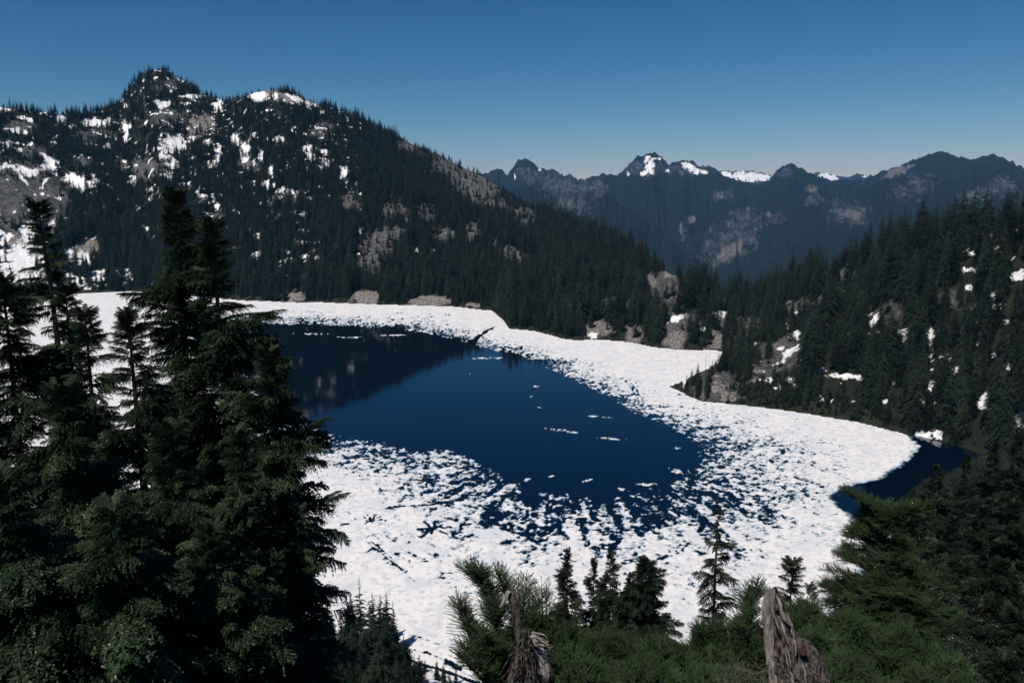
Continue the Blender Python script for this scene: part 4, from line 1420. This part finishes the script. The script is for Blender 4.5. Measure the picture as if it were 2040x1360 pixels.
# ------------------------------------------------------------------ low shrubs on the brow
def arms_foliage(name, base, ends, label, group, cat='shrub', spray=.30, step=.075, start=.3, seed=0, droop=.12, stem_r=.022):
    """ends: world points the arms reach to; sprays of needles stand all along each arm"""
    g = np.random.default_rng(1500 + seed)
    base = np.array(base, float)
    e = bpy.data.objects.new(name, None)
    COL.objects.link(e)
    e.location = base
    tag(e, label, cat, group)
    mb = MB()
    pts, dirs, scl = [], [], []
    for (root, end) in ends:
        a, b = np.array(root) - base, np.array(end) - base
        L = np.linalg.norm(b - a)
        sag = np.array([0, 0, droop * L]) + g.normal(0, .04, 3) * L
        f = lambda t: a + (b - a) * t + sag * 4 * t * (1 - t)
        ts = np.linspace(0, 1, 7)
        mb.tube([f(t) for t in ts], np.linspace(stem_r, .004, 7), 5)
        n = max(3, int(L * (1 - start) / step))
        for k in range(n):
            t = start + (1 - start) * (k + g.uniform(0, 1)) / n
            tan = f(min(1, t + .03)) - f(t - .03)
            tan /= np.linalg.norm(tan) + 1e-9
            side = np.cross(tan, [0, 0, 1.0])
            side /= np.linalg.norm(side) + 1e-6
            for s_ in (-1, 0, 1):
                d = tan * g.uniform(.5, 1.0) + side * s_ * g.uniform(.4, 1.1) + np.array([0, 0, g.uniform(.05, .55)])
                pts.append(f(t)); dirs.append(d); scl.append(spray * g.uniform(.65, 1.15) * (1.05 - .25 * t))
        pts.append(f(.97)); dirs.append(tan + [0, 0, .2]); scl.append(spray * .8)
    link('stems', mb.mesh('stems', [M_BARK], True), e)
    pts, dirs, scl = np.array(pts), np.array(dirs), np.array(scl)
    scatter('foliage', pts, dir_euler(dirs), scl, g.integers(0, 6, len(pts)), SPRAYS, e, kind='stuff')
    return e


def dome_shrub(px, py, D, R, label, n=46, seed=0, extra=(), group='low hemlock shrubs along the brow', flat=.5, spray=.30):
    g = np.random.default_rng(1700 + seed)
    top = at(px, py, D)
    zb = ground_z(top[0], top[1])
    base = (top[0], top[1], zb)
    hh = top[2] - zb
    ends = []
    for k in range(n):
        a = g.uniform(0, 2 * math.pi)
        q = g.uniform(0, 1) ** .6
        r = R * q * g.uniform(.85, 1.1)
        z = hh * (1 - flat * q * q) * g.uniform(.88, 1.0) - .08
        end = (base[0] + math.cos(a) * r, base[1] + math.sin(a) * r, zb + z)
        root = (base[0] + math.cos(a) * r * .25, base[1] + math.sin(a) * r * .25, zb + z * g.uniform(.1, .45))
        ends.append((root, end))
    for (ex, ey, ed) in extra:
        q = at(ex, ey, ed)
        ends.append(((base[0] * .5 + q[0] * .5, base[1] * .5 + q[1] * .5, zb + hh * .55), tuple(q)))
    return arms_foliage('hemlock_shrub', base, ends, label, group, seed=seed, spray=spray)


dome_shrub(1060, 1228, 6.6, .42, 'shrub with tufted arms reaching left round the gnarled snag', 40, 1,
           extra=[(943, 1150, 6.4), (955, 1165, 6.5), (1000, 1165, 6.6), (918, 1226, 6.2), (985, 1215, 6.3), (1080, 1197, 6.8), (1045, 1190, 6.9), (945, 1262, 6.1), (938, 1305, 6.0), (930, 1325, 5.9), (965, 1280, 6.0)])
dome_shrub(1135, 1250, 7.2, .5, 'rounded shrub between the gnarled snag and the five hemlocks', 46, 2)
dome_shrub(1225, 1272, 7.0, .55, 'low flat shrub in front of the five hemlocks', 50, 3)
dome_shrub(1330, 1284, 6.8, .55, 'lowest flat shrub below the strip of bare white ice', 50, 4)
dome_shrub(1425, 1252, 7.0, .45, 'shrub hiding the foot of the thin lone hemlock', 44, 5)
dome_shrub(1488, 1232, 6.9, .42, 'shrub touching the left side of the tall pale snag', 40, 6, extra=[(1503, 1190, 6.9), (1500, 1203, 6.8)])
dome_shrub(1610, 1203, 7.6, .50, 'shrub right behind the tall pale snag', 48, 7)
dome_shrub(1680, 1222, 7.4, .50, 'dark shrub between the pale snag and the bushy hemlock', 48, 8)
dome_shrub(1790, 1255, 7.4, .55, 'shrub at the foot of the bushy hemlock', 50, 9)
dome_shrub(1865, 1300, 7.2, .5, 'lowest shrub at the bottom right, beside the shaded slope', 44, 10)
dome_shrub(1140, 1310, 5.9, .40, 'shrub at the bottom edge right of the gnarled snag', 40, 11)
dome_shrub(1290, 1325, 5.7, .42, 'shrub at the bottom edge in the middle', 40, 12)
dome_shrub(1430, 1330, 5.9, .38, 'sparse shrub above the tangle of dead twigs', 34, 13)
dome_shrub(1700, 1300, 5.9, .48, 'shrub at the bottom edge right of the rotten knob', 44, 14)
dome_shrub(1620, 1262, 6.4, .36, 'shrub directly above the rotten knob', 34, 15)

# the bushy conical hemlock
tp = at(1762, 1012, 9.6)
zb = ground_z(tp[0], tp[1])
g = np.random.default_rng(77)
ends = []
hh = tp[2] - zb
for k in range(170):
    u = (k + g.uniform(0, 1)) / 170
    a = g.uniform(0, 2 * math.pi)
    r = (.05 + 1.18 * u ** .75) * g.uniform(.72, 1.1)
    z = hh * (1 - u)
    lift = np.interp(u, [0, .3, 1], [.16, .03, -.1])
    ends.append(((tp[0] + .1 * r * math.cos(a), tp[1] + .1 * r * math.sin(a), zb + z), (tp[0] + r * math.cos(a), tp[1] + r * math.sin(a), zb + z + lift * r - .05)))
for (ex, ey) in ((1693, 989), (1718, 1003), (1846, 1012), (1832, 1022), (1735, 1015), (1790, 1035), (1658, 1142), (1650, 1175), (1680, 1115), (1875, 1170), (1900, 1230)):
    q = at(ex, ey, 9.4)
    ends.append(((tp[0], tp[1], q[2] - .30), tuple(q)))
arms_foliage('bushy_hemlock', (tp[0], tp[1], zb), ends, 'bushy conical hemlock with two horn like top boughs beside the dark slope', None, 'tree', spray=.25, step=.065, start=.12, seed=40, droop=.10, stem_r=.03)

# ------------------------------------------------------------------ weathered snags
def loft(name, px_rows, D, mat, sides=56, rows=70, depth=.8, seed=0, jag=.0, parent=None, rough=.12, base=None):
    """px_rows: (py, px_left, px_right) from the top down; a solid log whose outline follows them"""
    g = np.random.default_rng(seed)
    t = np.array(px_rows, float)
    ys = np.linspace(t[0, 0], t[-1, 0], rows)
    l, r = np.interp(ys, t[:, 0], t[:, 1]), np.interp(ys, t[:, 0], t[:, 2])
    th = np.linspace(0, 2 * np.pi, sides, endpoint=False)
    V = []
    for i, (y, a, b) in enumerate(zip(ys, l, r)):
        c = at((a + b) / 2, y, D)
        rad = (b - a) / 2 / FPX * D * 1.02
        n1 = ridged(np.cos(th) * 3.4 + 7 + seed, np.sin(th) * 3.4 + i * .05, seed, 5, .65)
        n2 = vn(th * 9, np.full_like(th, i * .45), seed + 3)
        rr = rad * (1 + rough * 2.2 * (n1 - .6) + rough * .8 * (n2 - .5))
        zz = np.full_like(th, c[2])
        if jag and i < rows * .3:
            k = 1 - i / (rows * .3)
            zz = zz + jag * k * (vn(th * 3.2, th * 0, seed + 8) - .6) * 2
        V.append(np.stack([c[0] + np.cos(th) * rr, c[1] + np.sin(th) * rr * depth, zz], 1))
    V = np.concatenate(V)
    i = np.arange(rows - 1)[:, None] * sides + np.arange(sides)[None]
    j = np.arange(rows - 1)[:, None] * sides + (np.arange(sides)[None] + 1) % sides
    Q = np.stack([i, j, j + sides, i + sides], -1).reshape(-1, 4)[:, ::-1]
    ct = V[:sides].mean(0) - [0, 0, .02]
    V = np.concatenate([V, [ct]])
    k = np.arange(sides)
    T = np.stack([k, (k + 1) % sides, np.full(sides, len(V) - 1)], 1)
    if base is not None:
        V = V - np.array(base)
    return link(name, mesh_from(name, V, [Q, T], [mat], False), parent)


def snag_root(name, px, D, label):
    q = at(px, 1360, D)
    e = bpy.data.objects.new(name, None)
    COL.objects.link(e)
    b = (q[0], q[1], ground_z(q[0], q[1]) - .1)
    e.location = b
    tag(e, label, 'tree snag')
    return e, b


D2 = 4.7
e2, b2_ = snag_root('broken_snag', 1570, D2, 'tall pale splintered snag with rough grey bark and a jagged tip, right of centre')
loft('bark', [(1184, 1526, 1550), (1200, 1524, 1562), (1225, 1526, 1571), (1245, 1530, 1572), (1262, 1533, 1575), (1272, 1534, 1592), (1285, 1536, 1606), (1300, 1538, 1618), (1330, 1543, 1630), (1362, 1548, 1644), (1470, 1560, 1680), (1600, 1560, 1700)], D2, M_SNAG, seed=4, jag=.06, parent=e2, base=b2_, rough=.27, sides=90, rows=110)
loft('bare_wood', [(1179, 1536, 1541), (1186, 1522, 1544), (1203, 1519, 1543), (1230, 1521, 1541), (1262, 1523, 1540), (1285, 1523, 1541), (1305, 1526, 1542), (1325, 1529, 1550), (1362, 1534, 1562), (1470, 1540, 1580)], D2 - .07, M_SNAG_PALE, sides=44, seed=9, jag=.05, depth=.5, parent=e2, base=b2_, rough=.17, rows=100)
loft('splinter', [(1183, 1542, 1546), (1200, 1545, 1557), (1220, 1553, 1568), (1238, 1565, 1577), (1246, 1574, 1580)], D2 - .05, M_SNAG_PALE, sides=16, rows=26, seed=12, depth=.4, parent=e2, base=b2_, rough=.15)
loft('splinter', [(1176, 1536, 1538), (1190, 1534, 1544), (1206, 1536, 1548)], D2 - .03, M_SNAG_PALE, sides=12, rows=14, seed=13, depth=.4, parent=e2, base=b2_, rough=.15)
loft('rotten_knob', [(1272, 1585, 1600), (1279, 1574, 1612), (1296, 1566, 1624), (1314, 1570, 1632), (1332, 1576, 1638), (1352, 1580, 1646), (1380, 1590, 1650), (1500, 1600, 1660)], D2 + .02, M_SNAG, seed=21, parent=e2, base=b2_, rough=.32, sides=80, rows=90)
loft('rotten_wood', [(1282, 1592, 1600), (1290, 1590, 1606), (1298, 1592, 1608), (1304, 1597, 1606)], D2 - .115, M_RUST, sides=20, rows=24, seed=22, depth=.4, parent=e2, base=b2_, rough=.2)
for k_, (xa, ya, w_) in enumerate(((1524, 1184, 5), (1530, 1177, 4), (1544, 1180, 5), (1552, 1190, 6), (1560, 1202, 6), (1519, 1198, 4))):
    loft('splinter', [(ya, xa, xa + 1), (ya + 12, xa - 2, xa + w_), (ya + 34, xa - 1, xa + w_ + 5)], D2 - .02 * (k_ % 3) - .03, M_SNAG_PALE if k_ % 2 else M_SNAG, sides=10, rows=14, seed=50 + k_, depth=.5, parent=e2, base=b2_, rough=.2)
mb = MB()
g = np.random.default_rng(5)
for k in range(11):
    y0 = g.uniform(1200, 1350)
    x0 = np.interp(y0, [1180, 1360], [1540, 1590]) + g.uniform(-12, 26)
    p0 = at(x0, y0, D2 - .13)
    p1 = at(x0 + g.uniform(0, 14), y0 + g.uniform(15, 60), D2 - .14)
    m_ = (p0 + p1) / 2 + g.normal(0, .006, 3)
    mb.tube([p0 - b2_, m_ - b2_, p1 - b2_], [.002, .006, .002], 5, mat=0)
link('splinters', mb.mesh('splinters', [M_SNAG_PALE], False), e2)

D1 = 5.4
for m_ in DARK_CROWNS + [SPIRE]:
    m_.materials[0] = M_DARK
e1, b1_ = snag_root('gnarled_snag', 1050, D1, 'gnarled twisted snag with a hooked narrow top inside the left shrub')
loft('bark', [(1171, 1013, 1024), (1180, 1008, 1031), (1195, 1013, 1034), (1215, 1019, 1035), (1240, 1021, 1037), (1256, 1024, 1042), (1270, 1030, 1056), (1290, 1030, 1072), (1320, 1022, 1084), (1362, 1012, 1092), (1480, 1000, 1100), (1600, 1000, 1100)], D1, M_SNAG, seed=31, jag=.03, parent=e1, base=b1_, rough=.24)
loft('hooked_spur', [(1178, 1008, 1018), (1190, 1003, 1013), (1200, 998, 1007), (1208, 994, 1000)], D1 - .04, M_DEADWOOD, sides=14, rows=16, seed=33, parent=e1, base=b1_, rough=.2)
loft('burl', [(1292, 1066, 1080), (1300, 1062, 1088), (1315, 1066, 1094), (1332, 1074, 1098), (1348, 1078, 1096), (1356, 1084, 1092)], D1 - .06, M_SNAG_PALE, sides=30, rows=30, seed=34, parent=e1, base=b1_, rough=.26)
mb = MB()
for k in range(46):
    y0 = g.uniform(1250, 1345)
    w = np.interp(y0, [1250, 1360], [8, 34])
    x0 = 1045 + g.uniform(-w, w)
    p = at(x0, y0, D1 - .12)
    pp = [p - b1_]
    dx, dy = (x0 - 1045) * .02 + g.uniform(-.5, .5), 1.0
    xx, yy = x0, y0
    for j in range(6):
        dx += g.uniform(-.6, .6)
        xx += dx * 5
        yy += g.uniform(4, 12)
        pp.append(at(xx, yy, D1 - .12 - g.uniform(0, .07)) - b1_)
    mb.tube(pp, np.linspace(.008, .002, 7) * g.uniform(.4, 1.2), 5, rough=.15, seed=k)
link('twisted_roots', mb.mesh('twisted_roots', [M_SNAG], False), e1)
mb = MB()
for k in range(14):
    xx, yy = 1058 + g.uniform(-6, 8), 1258 + g.uniform(-8, 25)
    pp = [at(xx, yy, D1 - .1) - b1_]
    for j in range(5):
        xx += g.uniform(2, 11)
        yy += g.uniform(-1, 9)
        pp.append(at(xx, yy, D1 - .12 - g.uniform(0, .05)) - b1_)
    mb.tube(pp, np.linspace(.007, .002, 6), 4)
link('dead_twigs', mb.mesh('dead_twigs', [M_DEADWOOD], False), e1)

# tangle of dead twigs below the pale snag
q = at(1485, 1350, 5.0)
mb = MB()
for k in range(90):
    p = np.array(at(g.uniform(1435, 1530), g.uniform(1320, 1400), g.uniform(4.8, 5.3))) - q
    d = g.normal(0, 1, 3)
    pp = [p]
    for j in range(8):
        d = d + g.normal(0, .45, 3) + [0, 0, -.06]
        d /= np.linalg.norm(d)
        p = p + d * .028
        pp.append(p)
    mb.tube(pp, np.linspace(.0022, .0008, 9), 4)
tw = link('dead_twig_tangle', mb.mesh('dead_twig_tangle', [M_TWIG], False), loc=q)
tag(tw, 'tangle of curly grey dead twigs left of the tall pale snag', 'dead twigs', kind='stuff')

# bare stalk-like snags on the rocky point
for (px, py, yb, D) in ((1407, 703, 760, 492), (1377, 735, 768, 500)):
    t_, b_ = at(px, py, D), at(px, yb, D)
    zg = ground_z(t_[0], t_[1])
    mb = MB()
    hN = t_[2] - zg
    mb.tube([(0, 0, -.5), (0, 0, hN * .5), (.1, 0, hN)], [.2, .12, .03], 6)
    for k in range(16):
        z = hN * (.35 + .6 * k / 16)
        a = g.uniform(0, 6.28)
        L = 2.4 * (1.1 - k / 16) * g.uniform(.5, 1)
        mb.tube([(0, 0, z), (math.cos(a) * L, math.sin(a) * L, z + .1 * L - .4)], [.1, .04], 4)
    o = link('bare_tree', mb.mesh('bare_tree', [M_BARK], True), loc=(t_[0], t_[1], zg))
    tag(o, 'tall bare dead tree on the rocky point' if px == 1407 else 'short bare dead tree near the tip of the rocky point', 'tree snag')

# ------------------------------------------------------------------ air
zt, zl = 760.0, -342.0
X0, X1, Y0, Y1 = -15000.0, 15000.0, -3000.0, 16000.0
V = [(X0, Y0, zl), (X1, Y0, zl), (X1, Y1, zl), (X0, Y1, zl), (X0, Y0, zt), (X1, Y0, zt), (X1, Y1, zt), (X0, Y1, zt)]
F = [(0, 3, 2, 1), (4, 5, 6, 7), (0, 1, 5, 4), (1, 2, 6, 5), (2, 3, 7, 6), (3, 0, 4, 7)]
hm = bpy.data.materials.new('haze')
hm.use_nodes = True
hn = hm.node_tree.nodes
for n_ in list(hn):
    hn.remove(n_)
pv = hn.new('ShaderNodeVolumePrincipled')
pv.inputs['Color'].default_value = (0.20, 0.55, 1.0, 1)
pv.inputs['Density'].default_value = HAZE_DENSITY
pv.inputs['Anisotropy'].default_value = 0.0
ho = hn.new('ShaderNodeOutputMaterial')
hm.node_tree.links.new(pv.outputs[0], ho.inputs['Volume'])
hz = link('haze', mesh_from('haze', V, np.array(F), [hm]))
tag(hz, kind='stuff')

# conifers on the rocky point
pts_ = []
_r = random.Random(31)
PC = [(_r.uniform(1356, 1412), 0, 0, _r.uniform(2.5, 6.5)) for _ in range(34)]
PC = [(a_, np.interp(a_, [1356, 1412], [772, 750]) + _r.uniform(-4, 22), _r.uniform(488, 512), h_ * np.interp(a_, [1356, 1375, 1412], [.5, 1.1, 1.0])) for a_, _, _, h_ in PC]
for k_, (px, py, D, h_) in enumerate(PC + list(((1377, 742, 497, 7), (1386, 748, 500, 6), (1372, 752, 500, 4.5), (1393, 744, 498, 7.5), (1400, 740, 494, 6), (1412, 733, 500, 5), (1383, 760, 492, 4.5), (1420, 722, 512, 5.5),
                                      (1432, 716, 520, 6.5), (1404, 752, 490, 4), (1396, 762, 488, 5), (1474, 722, 480, 9), (1362, 762, 505, 3), (1368, 768, 500, 4), (1390, 770, 482, 4), (1410, 768, 478, 3.5), (1404, 775, 474, 2.5), (1380, 776, 486, 3)))):
    q = at(px, py, D)
    zg = ground_z(q[0], q[1])
    if zg < .2:
        continue
    o_ = tree_object('point_conifer', q[0], q[1], zg, h_ * 2.0, 1.0, CROWNS[(k_ * 5) % 6], k_ * 1.7, 'small dark conifer on the rocky point jutting into the ice', 'small conifers on the rocky point')
    pts_.append((o_, px))
number_labels(pts_)
